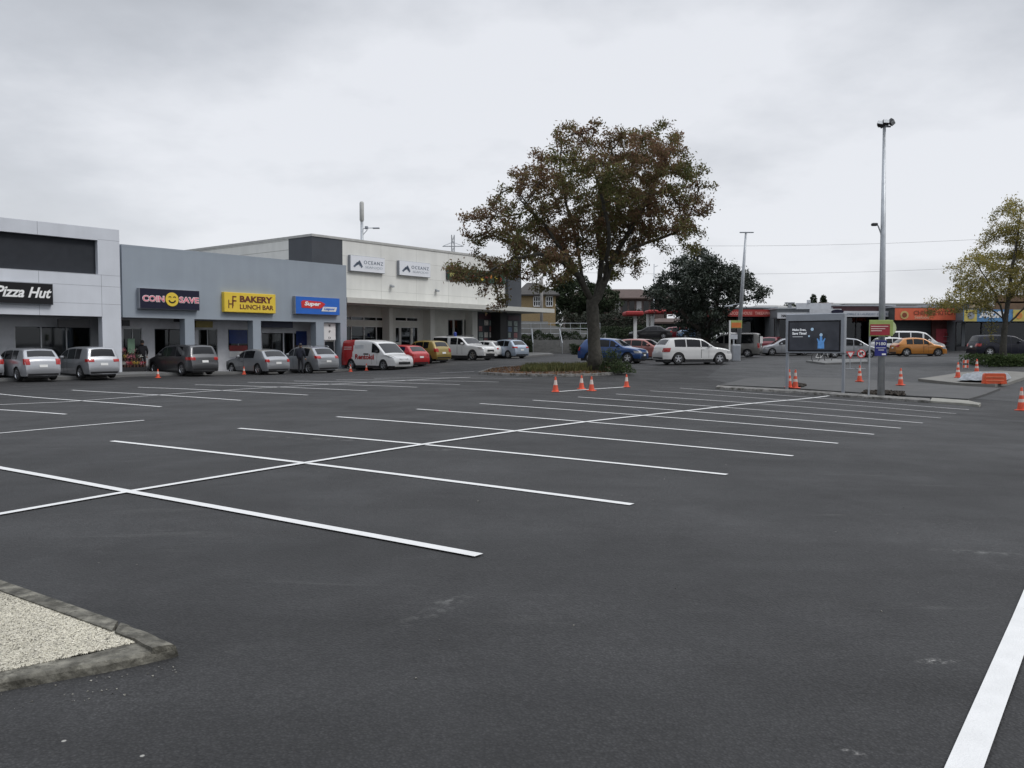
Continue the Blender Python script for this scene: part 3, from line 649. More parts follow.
PWHITE = mat('pale_grey_render', (.60, .625, .67), .7, var=.05, scale=.8, bump=.1)
PBLUE = mat('blue_grey_render', (.29, .33, .375), .75, var=.05, scale=.6, bump=.12)
CREAM = mat('cream_panel', (.70, .70, .665), .7, var=.06, scale=.7, bump=.1)
def streak(m, amt=.07):
    nt = m.node_tree; N = nt.nodes; L = nt.links; b = N['Principled BSDF']; src = b.inputs['Base Color'].links[0].from_socket; tcn = [x for x in N if x.type == 'TEX_COORD'][0]
    mp = N.new('ShaderNodeMapping'); mp.inputs['Scale'].default_value = (2.2, 2.2, .12); L.new(tcn.outputs['Object'], mp.inputs[0]); n = N.new('ShaderNodeTexNoise'); n.inputs['Scale'].default_value = 1.0; n.inputs['Detail'].default_value = 6; L.new(mp.outputs[0], n.inputs['Vector'])
    r = N.new('ShaderNodeMapRange'); r.inputs[1].default_value = .3; r.inputs[2].default_value = .7; r.inputs[3].default_value = 1 - amt; r.inputs[4].default_value = 1 + amt; L.new(n.outputs['Fac'], r.inputs[0])
    mx = N.new('ShaderNodeMix'); mx.data_type = 'RGBA'; mx.blend_type = 'MULTIPLY'; mx.inputs[0].default_value = 1; L.new(src, mx.inputs[6]); L.new(r.outputs[0], mx.inputs[7]); L.new(mx.outputs[2], b.inputs['Base Color'])
streak(PWHITE, .03); streak(PBLUE, .025); streak(CREAM, .04)
DGREY = mat('charcoal_cladding', (.052, .058, .068), .55, var=.1, scale=1)
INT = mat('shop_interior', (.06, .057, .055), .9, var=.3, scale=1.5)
SHOPW = mat('shop_wall_grey', (.42, .43, .45), .8, var=.08)
SHOPG = glass('shop_glass', (.30, .32, .33), .045)
ALU = mat('aluminium_frame', (.34, .35, .36), .4, .5, var=.06)
DALU = mat('dark_frame', (.03, .03, .033), .45, .3, var=.06)
def louvre(x0, x1, z0, z1, y, n, m, parent, name='louvre_panel'):
    mb = MB(); h = (z1 - z0) / n
    for i in range(n): mb.box(x0, y, z0 + i * h + h * .12, x1, y + .05, z0 + (i + 1) * h - h * .06)
    mb.box(x0, y + .05, z0, x1, y + .08, z1); return mb.build(name, m, parent)
def shelf_goods(x0, x1, y, z0, parent, n=40, cols=None, hgt=1.9):
    cols = cols or [(.5, .1, .08), (.1, .2, .5), (.6, .5, .1), (.12, .35, .15), (.6, .6, .58), (.5, .3, .1)]
    ms = [mat('goods_%s' % k, c, .6) for k, c in zip(('red', 'blue', 'yellow', 'green', 'white', 'orange', 'pink'), cols)]
    for k in range(3): MB().box(x0, y - .02, z0 + (.07 + .45 * (k + 1)) * hgt / 1.9 - .05, x1, y + .3, z0 + (.07 + .45 * (k + 1)) * hgt / 1.9 - .02).build('shelf', SHOPW, parent)
    for i in range(n):
        x = random.uniform(x0, x1 - .3); z = z0 + random.choice([.1, .55, 1.0, 1.45]) * hgt / 1.9; y_ = y + random.uniform(0, .05)
        MB().box(x, y_, z, x + random.uniform(.12, .35), y_ + .22, z + random.uniform(.18, .38)).build('shelf_item', random.choice(ms), parent)
def sign_box(name, label, px0, py0, px1, py1, d, m, depth=.28, side=None, cat='sign', group=None):
    """returns the sign's empty (same axes as the shops), its inner size; origin at its lower left front"""
    s0, z1 = hit(px0, py0, d - depth); s1, zr = hit(px1, py1, d - depth); z0 = zr
    o = BP + BD * s0 + BN * (d - depth)
    root = empty(name, (o[0], o[1], z0), BR, label, cat, group); W_, H_ = s1 - s0, z1 - z0
    MB().box(0, .0, 0, W_, depth + .012, H_, .012).build('case', side or GREYST, root)
    MB().box(.025, -.012, .025, W_ - .025, .0, H_ - .025).build('face_panel', m, root)
    return root, W_, H_

# --- pizza shop (pale render with the dark louvre band)
pz = bldg('pizza_shop_building', 'pale grey rendered shop building with a recessed dark band above its black sign')
d0 = -.14; sR = S(121.3, d0); sL = sR - 17.5; ztop = Z(119, 230, d0); zaw = Z(100, 316.5, d0)
zb1 = Z(50, 229.5 + 5, d0); zlt = Z(100, 240.5, d0); zlb = Z(100, 274.5, d0); sl = S(99.5, d0)
slft = S(0, d0); pc = S(102.5, d0)
mb = MB(); mb.box(sL, d0, zaw, sR, .25, zlb); mb.box(sL, d0, zlt, sR, .25, ztop); mb.box(sl, d0, zlb, sR, .25, zlt)   # fascia round the band
mb.box(pc, d0, GB, sR, .32, zaw); mb.box(pc - 13.5, d0, GB, pc - 12.6, .32, zaw)
mb.box(sL, .45, zlb - .3, sR, .6, ztop - .3)
mb.build('wall', PWHITE, pz)
mb = MB()   # panel joints
for zz in (Z(60, 275 + 9, d0), Z(110, 240.5, d0), Z(110, 275.5, d0), Z(60, 302.5, d0)): mb.box(sl if zz > zlb else sL, d0 - .003, zz - .008, sR, d0 + .001, zz + .008)
mb.box(pc - .01, d0 - .003, zaw, pc + .01, d0 + .001, zlb); sj = S(40, d0); mb.box(sj - .01, d0 - .003, zaw, sj + .01, d0 + .001, zlb); mb.box(sj - .01, d0 - .003, zlt, sj + .01, d0 + .001, ztop)
mb.build('panel_joint', mat('joint_grey', (.30, .31, .34), .8), pz)
louvre(sL, sl, zlb, zlt, .12, 34, mat('louvre_dark', (.036, .04, .048), .7, var=.1, spec=.3), pz)
mb = MB(); mb.box(sL, .3, zaw + .02, sR - .03, 3.2, zaw + .12); mb.build('soffit', SHOPW, pz)
# recessed front
dW = 1.7
x0 = S(15, dW); x1 = S(91, dW); zt = Z(50, 327, dW)
MB().box(sL, dW, GB, x0, dW + .2, zaw + .02).box(x0, dW, zt, x1, dW + .2, zaw + .02).box(x1, dW, GB, sR - .35, dW + .2, zaw + .02).box(x0, dW, GB, x1, dW + .2, GB + .35).build('shop_front', SHOPW, pz)
MB().box(x1 + .45, .33, GB, x1 + .7, dW, zaw).build('side_wall', SHOPW, pz)
MB().box(x0, dW + .1, GB + .35, x1, dW + .11, zt).build('window', SHOPG, pz)
mb = MB()
for k in range(4): xx = x0 + (x1 - x0) * k / 3; mb.box(xx - .03, dW + .05, GB + .35, xx + .03, dW + .16, zt)
mb.build('window_frame', ALU, pz)
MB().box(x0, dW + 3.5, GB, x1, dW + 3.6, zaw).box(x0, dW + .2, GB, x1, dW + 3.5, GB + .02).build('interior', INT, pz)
shelf_goods(x0 + .2, x1 - 1, dW + 1.5, GB, pz, 16, [(.12, .1, .1), (.2, .03, .03), (.3, .3, .3), (.05, .05, .05), (.25, .2, .1), (.1, .1, .12)])
MB().tube([(x1 - .7, dW + .35, GB + .4), (x1 - .7, dW + .35, GB + 1.2)], .012, 6).facepoly([(x1 - .7, GB + 1.0), (x1 - .35, GB + 1.1), (x1 - .45, GB + 1.7), (x1 - .62, GB + 2.35), (x1 - .72, GB + 2.4)], dW + .34, dW + .36).build('banner', mat('banner_yellow', (.75, .5, .04), .7), pz)
MB().box(S(58, .6), .55, Z(60, 319, .6) - .42, S(90, .6), .65, Z(60, 319, .6)).build('under_awning_sign', DKPL, pz)
BLK = mat('sign_black', (.010, .010, .012), .6, var=.1, spec=.25); WLET = mat('white_lettering', (.85, .85, .84), .5, var=.02)
r_, W_, H_ = sign_box('pizza_sign', 'black sign box with white brush script lettering on the pale grey facade', -46, 278.5, 53.5, 305, d0, BLK, .22)
s53 = 0
ref = sign_ref = S(53.5, d0 - .22) - S(-46, d0 - .22)
xp = S(-6, d0 - .22) - S(-46, d0 - .22)
text('lettering', 'Pizza Hut', .75, WLET, r_, xp, -.02, H_ * .30, width=S(51, d0 - .22) - S(-6, d0 - .22), bold=.018, shear=.36, height=H_ * .5)

# --- blue-grey block with three shops
bb = bldg('blue_grey_shop_block', 'long blue grey rendered shop block with columns and three signs')
zt = Z(120, 244); sE = S(346.8); zaw = 3.06; sB = S(121) + .12
mb = MB(); mb.box(sB, 0, zaw, sE, .3, zt - .12); mb.box(sB, .3, zaw + 2.4, sE, .45, zt - .3)
mb.box(sB, 12, GB, sE, 12.2, zt - .6); mb.box(sE - .2, .31, zaw, sE, 12, zt - .5); mb.build('wall', PBLUE, bb)
MB().box(sB, -.004, zt - .12, sE + .004, .36, zt).build('parapet_cap', PBLUE, bb)
MB().box(sB, .45, zt - .75, sE - .2, 12, zt - .65).build('roof', GALV, bb)
MB().box(sB, .31, zaw + .03, sE - .21, 3.4, zaw + .13).build('soffit', SHOPW, bb)
for (a, b) in ((185, 194.5), (253, 261), (316, 324), (340.5, 346.7)):
    x0, x1 = S(a), S(b); MB().box(x0, .0, GB, x1, .55, zaw).build('column', PBLUE, bb)
dW = 1.8
SP = lambda px: S(px, dW)
edges = [SP(121) - .3]
mbw = MB(); zh = zaw + .03
def wallseg(a, b, z0=GB, z1=None): mbw.box(a, dW, z0, b, dW + .15, z1 if z1 else zh)
# openings measured on the recessed wall: (px0, px1, head y, sill above floor)
ops = [(123, 142, 328, .0), (154.5, 184, 329, .7), (198, 217.5, 329, 0), (228, 249, 329, 1.35), (262, 283, 333, 0.1), (284, 293, 333, 0), (294, 307, 333, .2)]
cur = sB
for (a, b, hy, sill) in ops:
    x0, x1 = SP(a), SP(b); hz_ = Z((a + b) / 2, hy, dW)
    if x0 > cur: wallseg(cur, x0)
    wallseg(x0, x1, hz_, zh)
    if sill > 0: wallseg(x0, x1, GB, GB + sill)
    cur = x1
wallseg(cur, sE - .22); mbw.build('shop_front', mat('shop_front_light', (.58, .59, .62), .8, var=.08), bb)
for i, (a, b, hy, sill) in enumerate(ops):
    x0, x1 = SP(a), SP(b); hz_ = Z((a + b) / 2, hy, dW)
    gl = MB().box(x0, dW + .07, GB + sill, x1, dW + .08, hz_).build('window', SHOPG, bb)
    mb = MB(); n = 2 if x1 - x0 > .9 else 1
    for k in range(n + 1): xx = x0 + .02 + (x1 - x0 - .04) * k / n; mb.box(xx - .025, dW + .03, GB + sill, xx + .025, dW + .12, hz_)
    mb.box(x0, dW + .03, hz_ - .05, x1, dW + .12, hz_).build('frame', DALU if i in (1, 4, 5) else ALU, gl)
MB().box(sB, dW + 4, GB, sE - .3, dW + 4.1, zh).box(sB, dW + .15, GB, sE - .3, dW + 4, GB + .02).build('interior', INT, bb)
shelf_goods(SP(123), SP(141), dW + .8, GB, bb, 26); shelf_goods(SP(262), SP(307), dW + 2.2, GB, bb, 34)
shelf_goods(SP(199), SP(217), dW + 1.6, GB, bb, 16, [(.3, .2, .1), (.4, .35, .2), (.5, .45, .1), (.2, .2, .2), (.4, .4, .38), (.35, .2, .1)])
BLUEP = mat('poster_blue', (.012, .035, .15), .4); REDP = mat('poster_red', (.22, .03, .03), .5)
x0, x1 = SP(229), SP(247); MB().box(x0, dW - .02, Z(238, 343.5, dW), x1, dW - .002, Z(238, 330, dW)).build('window_poster', BLUEP, bb)
MB().box(x0, dW - .02, Z(238, 351, dW), x1, dW - .002, Z(238, 345.5, dW)).build('window_poster', REDP, bb)
MB().box(x0, dW - .02, Z(238, 357, dW), x1, dW - .002, Z(238, 351.6, dW)).build('window_poster', WHITE, bb)
x0, x1 = SP(296), SP(306.5); MB().box(x0, dW - .02, Z(301, 345, dW), x1, dW - .002, Z(301, 331, dW)).build('window_poster', BLUEP, bb)
for (a, b, m_, y0, y1) in ((123, 130, DKPL, 320, 326), (196, 213, mat('sign_olive', (.18, .14, .03), .5), 321, 327.5), (262, 293, mat('sign_navy', (.012, .018, .05), .45), 321, 327.5), (175, 184, DKPL, 319, 322)):
    dd = .9; MB().box(S(a, dd), dd, Z((a + b) / 2, y1, dd), S(b, dd), dd + .12, Z((a + b) / 2, y0, dd)).build('under_awning_sign', m_, bb)
MB().box(sB, .0, -.6, sE + .0, 4.4, GB + .001).build('floor_slab', PAVE, bb)

NAVY = mat('sign_navy_face', (.014, .015, .034), .6, var=.1, spec=.25); YEL = mat('sign_yellow', (.78, .56, .06), .45, var=.04); BLU = mat('sign_blue', (.02, .13, .52), .4, var=.05)
PINK = mat('pink_letter', (.75, .18, .25), .5); DRED = mat('maroon_letter', (.13, .03, .02), .5); SRED = mat('sign_red', (.6, .03, .03), .45)
r_, W_, H_ = sign_box('discount_shop_sign', 'dark navy sign with outlined pink lettering and a yellow winking face', 139.3, 287.5, 199.8, 310.6, 0, NAVY, .28)
for (t_, a, b) in (('COIN', .04, .40), ('SAVE', .64, .985)):
    text('lettering', t_, .5, WLET, r_, W_ * a, -.018, H_ * .34, width=W_ * (b - a), bold=.03, height=H_ * .32, thick=.012)
    text('lettering', t_, .5, PINK, r_, W_ * a + .02, -.030, H_ * .36, width=W_ * (b - a) - .04, bold=.006, height=H_ * .28, thick=.012)
def disc(name, x, z, r, y, m, parent, th=.02, n=28, x2=1): return MB().facepoly([(x + r * x2 * cos(2 * pi * k / n), z + r * sin(2 * pi * k / n)) for k in range(n)], y - th, y).build(name, m, parent)
def arc(mb, x, z, r, a0, a1, wd, y0, y1, n=12):
    for k in range(n):
        t0, t1 = a0 + (a1 - a0) * k / n, a0 + (a1 - a0) * (k + 1) / n
        mb.facepoly([(x + (r - wd) * cos(t0), z + (r - wd) * sin(t0)), (x + r * cos(t0), z + r * sin(t0)), (x + r * cos(t1), z + r * sin(t1)), (x + (r - wd) * cos(t1), z + (r - wd) * sin(t1))], y0, y1)
    return mb
cx, cz, cr_ = W_ * .522, H_ * .5, H_ * .34
disc('face_emblem', cx, cz, cr_, -.013, YEL, r_, .03)
arc(MB(), cx, cz + .02, cr_ * .62, radians(200), radians(340), cr_ * .2, -.052, -.044).build('mouth', BLK, r_)
for q_ in (-.35, .35): arc(MB(), cx + cr_ * q_, cz + cr_ * .2, cr_ * .25, radians(20), radians(160), cr_ * .12, -.052, -.044, 8).build('eye', BLK, r_)
r_, W_, H_ = sign_box('bakery_sign', 'yellow sign box with dark red capital lettering and a thin monogram', 224, 291.8, 275.8, 313.6, 0, YEL, .26, YEL)
text('lettering', 'BAKERY', .5, DRED, r_, W_ * .29, -.018, H_ * .52, width=W_ * .64, bold=.022, height=H_ * .33, thick=.012)
text('lettering', 'LUNCH BAR', .4, DRED, r_, W_ * .29, -.018, H_ * .17, width=W_ * .66, bold=.008, height=H_ * .24, thick=.012)
text('monogram', 'H', .5, DRED, r_, W_ * .075, -.018, H_ * .2, width=W_ * .085, height=H_ * .42, thick=.012)
text('monogram', 'F', .5, DRED, r_, W_ * .15, -.018, H_ * .3, width=W_ * .075, height=H_ * .52, thick=.012)
r_, W_, H_ = sign_box('bottle_shop_sign', 'bright blue sign box with slanted white words on red and white strips', 295.3, 295.8, 339.8, 315.4, 0, BLU, .28, GREYST)
MB().facepoly([(W_ * .13, H_ * .36), (W_ * .12, H_ * .70), (W_ * .17, H_ * .78), (W_ * .56, H_ * .74), (W_ * .66, H_ * .62), (W_ * .6, H_ * .44), (W_ * .54, H_ * .34)], -.03, -.012).build('word_strip', SRED, r_)
MB().facepoly([(W_ * .57, H_ * .20), (W_ * .61, H_ * .46), (W_ * .93, H_ * .46), (W_ * .9, H_ * .20)], -.03, -.012).build('word_strip', WHITE, r_)
text('lettering', 'Super', .5, WLET, r_, W_ * .19, -.036, H_ * .42, width=W_ * .36, bold=.02, shear=.2, height=H_ * .3, thick=.012)
text('lettering', 'Liquor', .3, BLU, r_, W_ * .63, -.036, H_ * .24, width=W_ * .25, bold=.01, shear=.2, height=H_ * .18, thick=.012)
r_, W_, H_ = sign_box('notice_board', 'white notice board with black marks between the last blue grey columns', 322.8, 323, 335.8, 340.3, .3, WHITE, .05, GALV)
for k, (zz, t_) in enumerate(((.8, '!'), (.45, '?'), (.08, 'D'))): text('lettering', t_, .3, BLK, r_, W_ * .42, -.018, H_ * zz, width=W_ * .17, height=H_ * .12, thick=.008)
MB().box(W_ * .08, .01, -1.95, W_ * .14, .05, 0).box(W_ * .86, .01, -1.95, W_ * .92, .05, 0).build('post', GALV, r_)
r_, W_, H_ = sign_box('dark_hoarding', 'dark panel below the white notice board beside the red and white van', 323.5, 341.5, 338.8, 366, 1.0, DGREY, .08, DALU)

# --- cream building with the canopy
cb_ = bldg('cream_retail_building', 'tall cream panelled retail building with a long flat canopy and charcoal corner')
dU = 1.5; s0 = S(312.8, dU); s1 = S(505.3, dU); zt = Z(343, 237.6, dU); zc = 4.42; sC = S(343.2, dU); zlow = -.3
mb = MB(); mb.box(sC, dU, zc - .02, s1, dU + .25, zt - .16)
sG = 28.0
mb.box(s0, dU + 2.5, GB, s0 + .25, dU + sG, zt - .16); mb.box(s0, dU + sG, GB, s1 + 3, dU + sG + .2, zt - .16); mb.box(S(521.3, dU - .3) - .3, dU + 4.01, GB, S(521.3, dU - .3) - .05, dU + sG, zt - .9)
mb.build('wall', CREAM, cb_)
lft = .0
MB().box(s0, dU, zc, sC, dU + .25, zt - .16).box(s0, dU + .25, zc, s0 + .25, dU + 2.5, zt - .16).build('corner_cladding', DGREY, cb_)
MB().box(s0 - .04, dU - .05, zt - .16, s1 + .02, dU + .32, zt).box(s0 - .04, dU + .32, zt - .16, s0 + .32, dU + sG, zt).build('parapet_cap', mat('cap_flashing', (.42, .42, .40), .6), cb_)
MB().box(s0 + .25, dU + .3, zt - .9, S(521.3, dU - .3) - .3, dU + sG, zt - .8).build('roof', GALV, cb_)
mb = MB()   # panel joints
for k in range(1, 5): xx = sC + (s1 - sC) * k / 5; mb.box(xx - .008, dU - .003, zc + .2, xx + .008, dU + .001, zt - .16)
for k in range(1, 4): zz = zc + (zt - zc) * k / 4 - .1; mb.box(sC, dU - .003, zz - .008, s1, dU + .001, zz + .008)
for k in range(1, 7): zz = zc + (zt - zc) * k / 7 + .4; mb.box(s0 - .003, dU + 2.5, zz - .02, s0 + .001, dU + sG, zz + .02)
mb.build('panel_joint', mat('joint_cream', (.42, .42, .39), .8), cb_)
# charcoal tower and its shop fronts
sT0, sT1 = S(505.3, dU - .3), S(521.3, dU - .3); ztw = Z(513, 261.5, dU - .3)
MB().box(s1 + .02, dU - .3, zc + .25, sT1, dU + 4, ztw).build('tower', DGREY, cb_)
# canopy
c0 = sE + .06; c1 = S(554.5, 0, 312); zcf = Z(349, 302, 0)
MB().box(c0, 0.0, zc, c1, .14, zc + .36).box(c0, .14, zc + .06, c1, dU - .03, zc + .2).box(sT1 + .3, dU - .03, zc + .06, c1, 4.0, zc + .2).box(c1 - .12, .14, zc + .001, c1 - .002, 4.0, zc + .35).build('canopy', mat('canopy_cream', (.50, .50, .46), .6, var=.06), cb_)
MB().box(c0, .15, zc + .01, c1 - .13, 4.2, zc + .055).build('soffit', mat('soffit_grey', (.5, .5, .47), .8), cb_)
dS = 4.2; SQ = lambda px, dd=dS: S(px, dd)
for (a, b) in ((389.5, 393), (430.5, 435), (472.5, 477.5)):
    MB().box(SQ(a, 3.4), 3.4, zlow, SQ(b, 3.4), dS, zc).build('column', CREAM, cb_)
mbw = MB(); cur = c0 - 2.5
ops2 = [(336, 389.5, 322.6, 318.5, 1), (401, 430, 323, 319, 0)]
# shop front wall with openings: window band high, main glazing below
def opening(a, b, ytop, ybot, dd): return SQ(a), SQ(b), Z((a + b) / 2, ybot, dd), Z((a + b) / 2, ytop, dd)
rects = []
for (a, b, yt, yb) in ((338, 389, 316.5, 320.8), (395.3, 418.3, 317.2, 321.5), (338, 389, 326, 341), (395.3, 400, 327, 343), (400.8, 411.5, 327, 362), (412.5, 418.3, 327, 345), (448, 453.5, 319.5, 352), (454.2, 463, 319.5, 356), (464.2, 469.5, 319.5, 352)):
    rects.append((SQ(a), SQ(b), max(zlow + .1, Z((a + b) / 2, yb, dS)), Z((a + b) / 2, yt, dS)))
# solid wall built as vertical bands cut round the rectangles
xs = sorted(set([c0 - 2.5, SQ(476)] + [r[0] for r in rects] + [r[1] for r in rects]))
for xa, xb in zip(xs[:-1], xs[1:]):
    if xb - xa < .01: continue
    xm = (xa + xb) / 2; spans = sorted((r[2], r[3]) for r in rects if r[0] < xm < r[1]); z = zlow
    for (za, zb) in spans:
        if za > z + .02: mbw.box(xa, dS, z, xb, dS + .2, za)
        z = max(z, zb)
    if zc + .01 > z: mbw.box(xa, dS, z, xb, dS + .2, zc + .01)
mbw.build('shop_front', mat('shop_front_cream', (.62, .62, .58), .8, var=.06), cb_)
for i, (xa, xb, za, zb) in enumerate(rects):
    g_ = MB().box(xa, dS + .08, za, xb, dS + .09, zb).build('window', SHOPG, cb_)
    n = max(1, round((xb - xa) / 1.25)); mb = MB()
    for k in range(n + 1): xx = xa + .03 + (xb - xa - .06) * k / n; mb.box(xx - .03, dS + .02, za, xx + .03, dS + .13, zb)
    mb.box(xa, dS + .02, zb - .06, xb, dS + .13, zb).box(xa, dS + .02, za, xb, dS + .13, za + .06); mb.build('frame', WHITE if i < 6 else ALU, g_)
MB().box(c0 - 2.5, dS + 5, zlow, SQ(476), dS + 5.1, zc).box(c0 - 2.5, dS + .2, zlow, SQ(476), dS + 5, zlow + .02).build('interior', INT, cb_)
shelf_goods(SQ(340), SQ(389), dS + 2, zlow, cb_, 22, [(.3, .3, .28), (.12, .2, .25), (.4, .38, .3), (.2, .25, .2), (.5, .5, .48), (.3, .2, .15)], 2.6)
# dark glazed shop covered in posters beyond the third column
POST = [mat('poster_tone_' + n_, c_, .5, var=.35, scale=5) for n_, c_ in (('slate', (.10, .12, .15)), ('pale', (.5, .52, .54)), ('blue', (.16, .22, .34)), ('cream', (.6, .58, .54)), ('rose', (.33, .15, .15)), ('sage', (.3, .36, .34)))]
for (a, b, nm) in ((477.8, 500, 'poster_window'), (507, 519.8, 'poster_window')):
    dd = 3.6; xa, xb = S(a, dd), S(b, dd); za, zb = zlow, zc
    MB().box(xa, dd, za, xb, dd + .1, zb).build(nm, DGREY, cb_)
    cols = int((xb - xa) / .72); rows = 7
    for i in range(cols):
        for j in range(rows):
            if random.random() < .12: continue
            x = xa + .15 + i * (xb - xa - .2) / cols; z = za + .45 + j * .52
            MB().box(x, dd - .02, z, x + .5 * random.uniform(.75, 1.1), dd - .003, z + .44).build('poster_sheet', random.choice(POST), cb_)
    MB().box(xa + .1, dd - .05, zc - .62, xb - .1, dd - .003, zc - .2).build('shop_name_panel', mat('plum_panel', (.07, .03, .045), .5), cb_)
MB().box(S(500.4, 2.5), 2.5, zlow, S(506.8, 2.5), 4.6, zc).build('pillar', mat('black_pillar', (.02, .02, .022), .5), cb_)
MB().box(c0 - 2.0, 2.2, -1.0, S(521, 3.6), 9.6, zlow + .0).build('floor_slab', PAVE, cb_)
MB().box(S(519.8, 3.6), 3.6, zlow, S(521.3, 3.6), dU + sG, zc).build('side_wall', DGREY, cb_)

OCG = mat('slate_letter', (.10, .13, .18), .5); OCL = mat('pale_letter', (.40, .44, .48), .5); OFFW = mat('sign_white', (.74, .76, .80), .45, var=.03)
for (px0, py0, px1, py1, lb) in ((350.2, 254.6, 385, 273.8, 'white sign box with slate lettering and peak emblem, the one beside the charcoal corner'),
                                 (399.2, 260.2, 430.5, 277.8, 'white sign box with slate lettering and peak emblem, mounted nearer the autumn tree')):
    r_, W_, H_ = sign_box('seafood_sign', lb, px0, py0, px1, py1, dU, OFFW, .24, GREYST, 'sign', 'white seafood signs on the cream wall')
    mb = MB(); q = H_ * .42; ex, ez = W_ * .21, H_ * .30
    for k in range(3): mb.facepoly([(ex + (-.9 + .30 * k) * q, ez + .05 * q + .3 * q * k), (ex + (-.65 + .3 * k) * q, ez - .15 * q + .3 * q * k), (ex + (.05 + .3 * k) * q, ez + .4 * q + .0 * k), (ex + (-.15 + .3 * k) * q, ez + .65 * q + .02 * k)], -.03, -.014)
    for k in range(2): mb.facepoly([(ex + (.95 - .3 * k) * q, ez + .05 * q + .25 * q * k), (ex + (.68 - .3 * k) * q, ez - .15 * q + .25 * q * k), (ex + (.1 - .1 * k) * q, ez + .7 * q), (ex + (.35 - .1 * k) * q, ez + .95 * q)], -.033, -.02)
    mb.build('peak_emblem', OCG, r_)
    text('lettering', 'OCEANZ', .5, OCG, r_, W_ * .38, -.018, H_ * .50, width=W_ * .56, bold=0, height=H_ * .22, thick=.01, spacing=1.25)
    text('lettering', 'SEAFOOD', .3, OCL, r_, W_ * .42, -.018, H_ * .24, width=W_ * .50, height=H_ * .15, thick=.01)
DGRN = mat('sign_green', (.012, .05, .025), .5, var=.2)
r_, W_, H_ = sign_box('grocer_sign', 'dark green sign box with yellow and red shapes half hidden by the autumn leaves', 447.3, 267, 505, 284.5, dU, DGRN, .15, DGREY)
text('lettering', 'M', .8, mat('pale_yellow', (.6, .6, .2), .5), r_, W_ * .04, -.018, H_ * .25, width=W_ * .08, height=H_ * .4, bold=.02, thick=.01)
for k in range(7): disc('fruit_shape', W_ * (.42 + .08 * k), H_ * (.45 + .12 * sin(k * 2)), H_ * .2, -.012 - .004 * k, mat(('fruit_red', 'fruit_orange', 'fruit_yellow')[k % 3], ((.4, .05, .03), (.55, .2, .03), (.6, .45, .05))[k % 3], .5), r_)
for px in (391, 436):
    o = BP + BD * S(px, dU) + BN * dU; t_ = empty('wall_light', (o[0], o[1], Z(px, 285.5 if px == 391 else 290, dU)), BR, 'small wall light below the %s white seafood sign' % ('first' if px == 391 else 'second'), 'light', 'wall lights')
    MB().box(-.1, -.06, -.06, .1, 0, .06, .01).build('bracket', GALV, t_); MB().lathe([(.02, 0), (.14, -.03), (.15, -.14), (.02, -.16)], (0, -.2, .0), n=12).build('lamp_head', GALV, t_)
# footpath along the shops: one raised strip with a kerb face
def bw(s, d): q = BP + BD * s + BN * d; return (q[0], q[1])
path = [bw(-16, -1.5), bw(15.6, -1.5), bw(15.6, -1.2), bw(37.5, -1.2), bw(39, .5), bw(39, 3.55), bw(sE + .2, 3.55), bw(sE + .2, -.01), bw(-16, -.01)]
structure(clip_poly_sheet('pavement', path, PAVE, .13, 2.0, .2))
# cell antenna pole with street lamp arm behind the cream building
ap = at(362, 240, 95); zb = .4
t_ = empty('antenna_mast', (ap.x, 95, zb), 0, 'slim mast with a fat white antenna on top above the cream roof', 'mast')
zz = lambda py: at(362, py, 95).z - zb
MB().tube([(0, 0, 0), (0, 0, zz(221))], [.22, .16], 10).build('pole', GALV, t_, smooth=True)
MB().lathe([(.0, zz(223)), (.15, zz(222)), (.25, zz(220)), (.25, zz(203)), (.15, zz(201.5)), (0, zz(201.4))], n=14).build('antenna', mat('antenna_pale', (.42, .42, .40), .6), t_, smooth=True)
MB().tube([(0, 0, zz(236)), (.5, 0, zz(231)), (.6, 0, zz(230))], .04, 6).tube([(.1, 0, zz(229)), (.5, 0, zz(228)), (1.3, 0, zz(228))], .045, 6).build('lamp_arm', GALV, t_)
MB().box(1.2, -.15, zz(228.8), 2.0, .15, zz(227.4), .05).box(.35, -.2, zz(229.2), .7, .2, zz(226.2), .05).build('lamp_head', GREYST, t_)
# far lattice pylon
pp = at(453, 250, 320); t_ = empty('lattice_pylon', (pp.x, 320, .5), 0, 'far lattice power pylon standing beyond the cream building roof', 'pylon')
mb = MB(); Hp = at(453, 235, 320).z - .5
def wq(z): return max(.5, 4.6 * (1 - z / Hp) ** 1.3)
lv = [Hp * q for q in (0, .25, .45, .6, .72, .82, .9, 1)]
for sx in (-1, 1):
    for sy in (-1, 1): mb.tube([(sx * wq(z), sy * wq(z), z) for z in lv], .16, 4)
for a, b in zip(lv[:-1], lv[1:]):
    for sx in (-1, 1):
        mb.tube([(sx * wq(a), -wq(a), a), (-sx * wq(b), -wq(b), b)], .09, 4); mb.tube([(wq(a), sx * wq(a), a), (wq(b), -sx * wq(b), b)], .09, 4)
for z, l in ((Hp * .8, 4.5), (Hp * .9, 4)):
    mb.tube([(-l, 0, z), (l, 0, z)], .16, 4); mb.tube([(-l, 0, z), (0, 0, z + 1.6), (l, 0, z)], .1, 4)
mb.build('lattice_frame', GALV, t_)

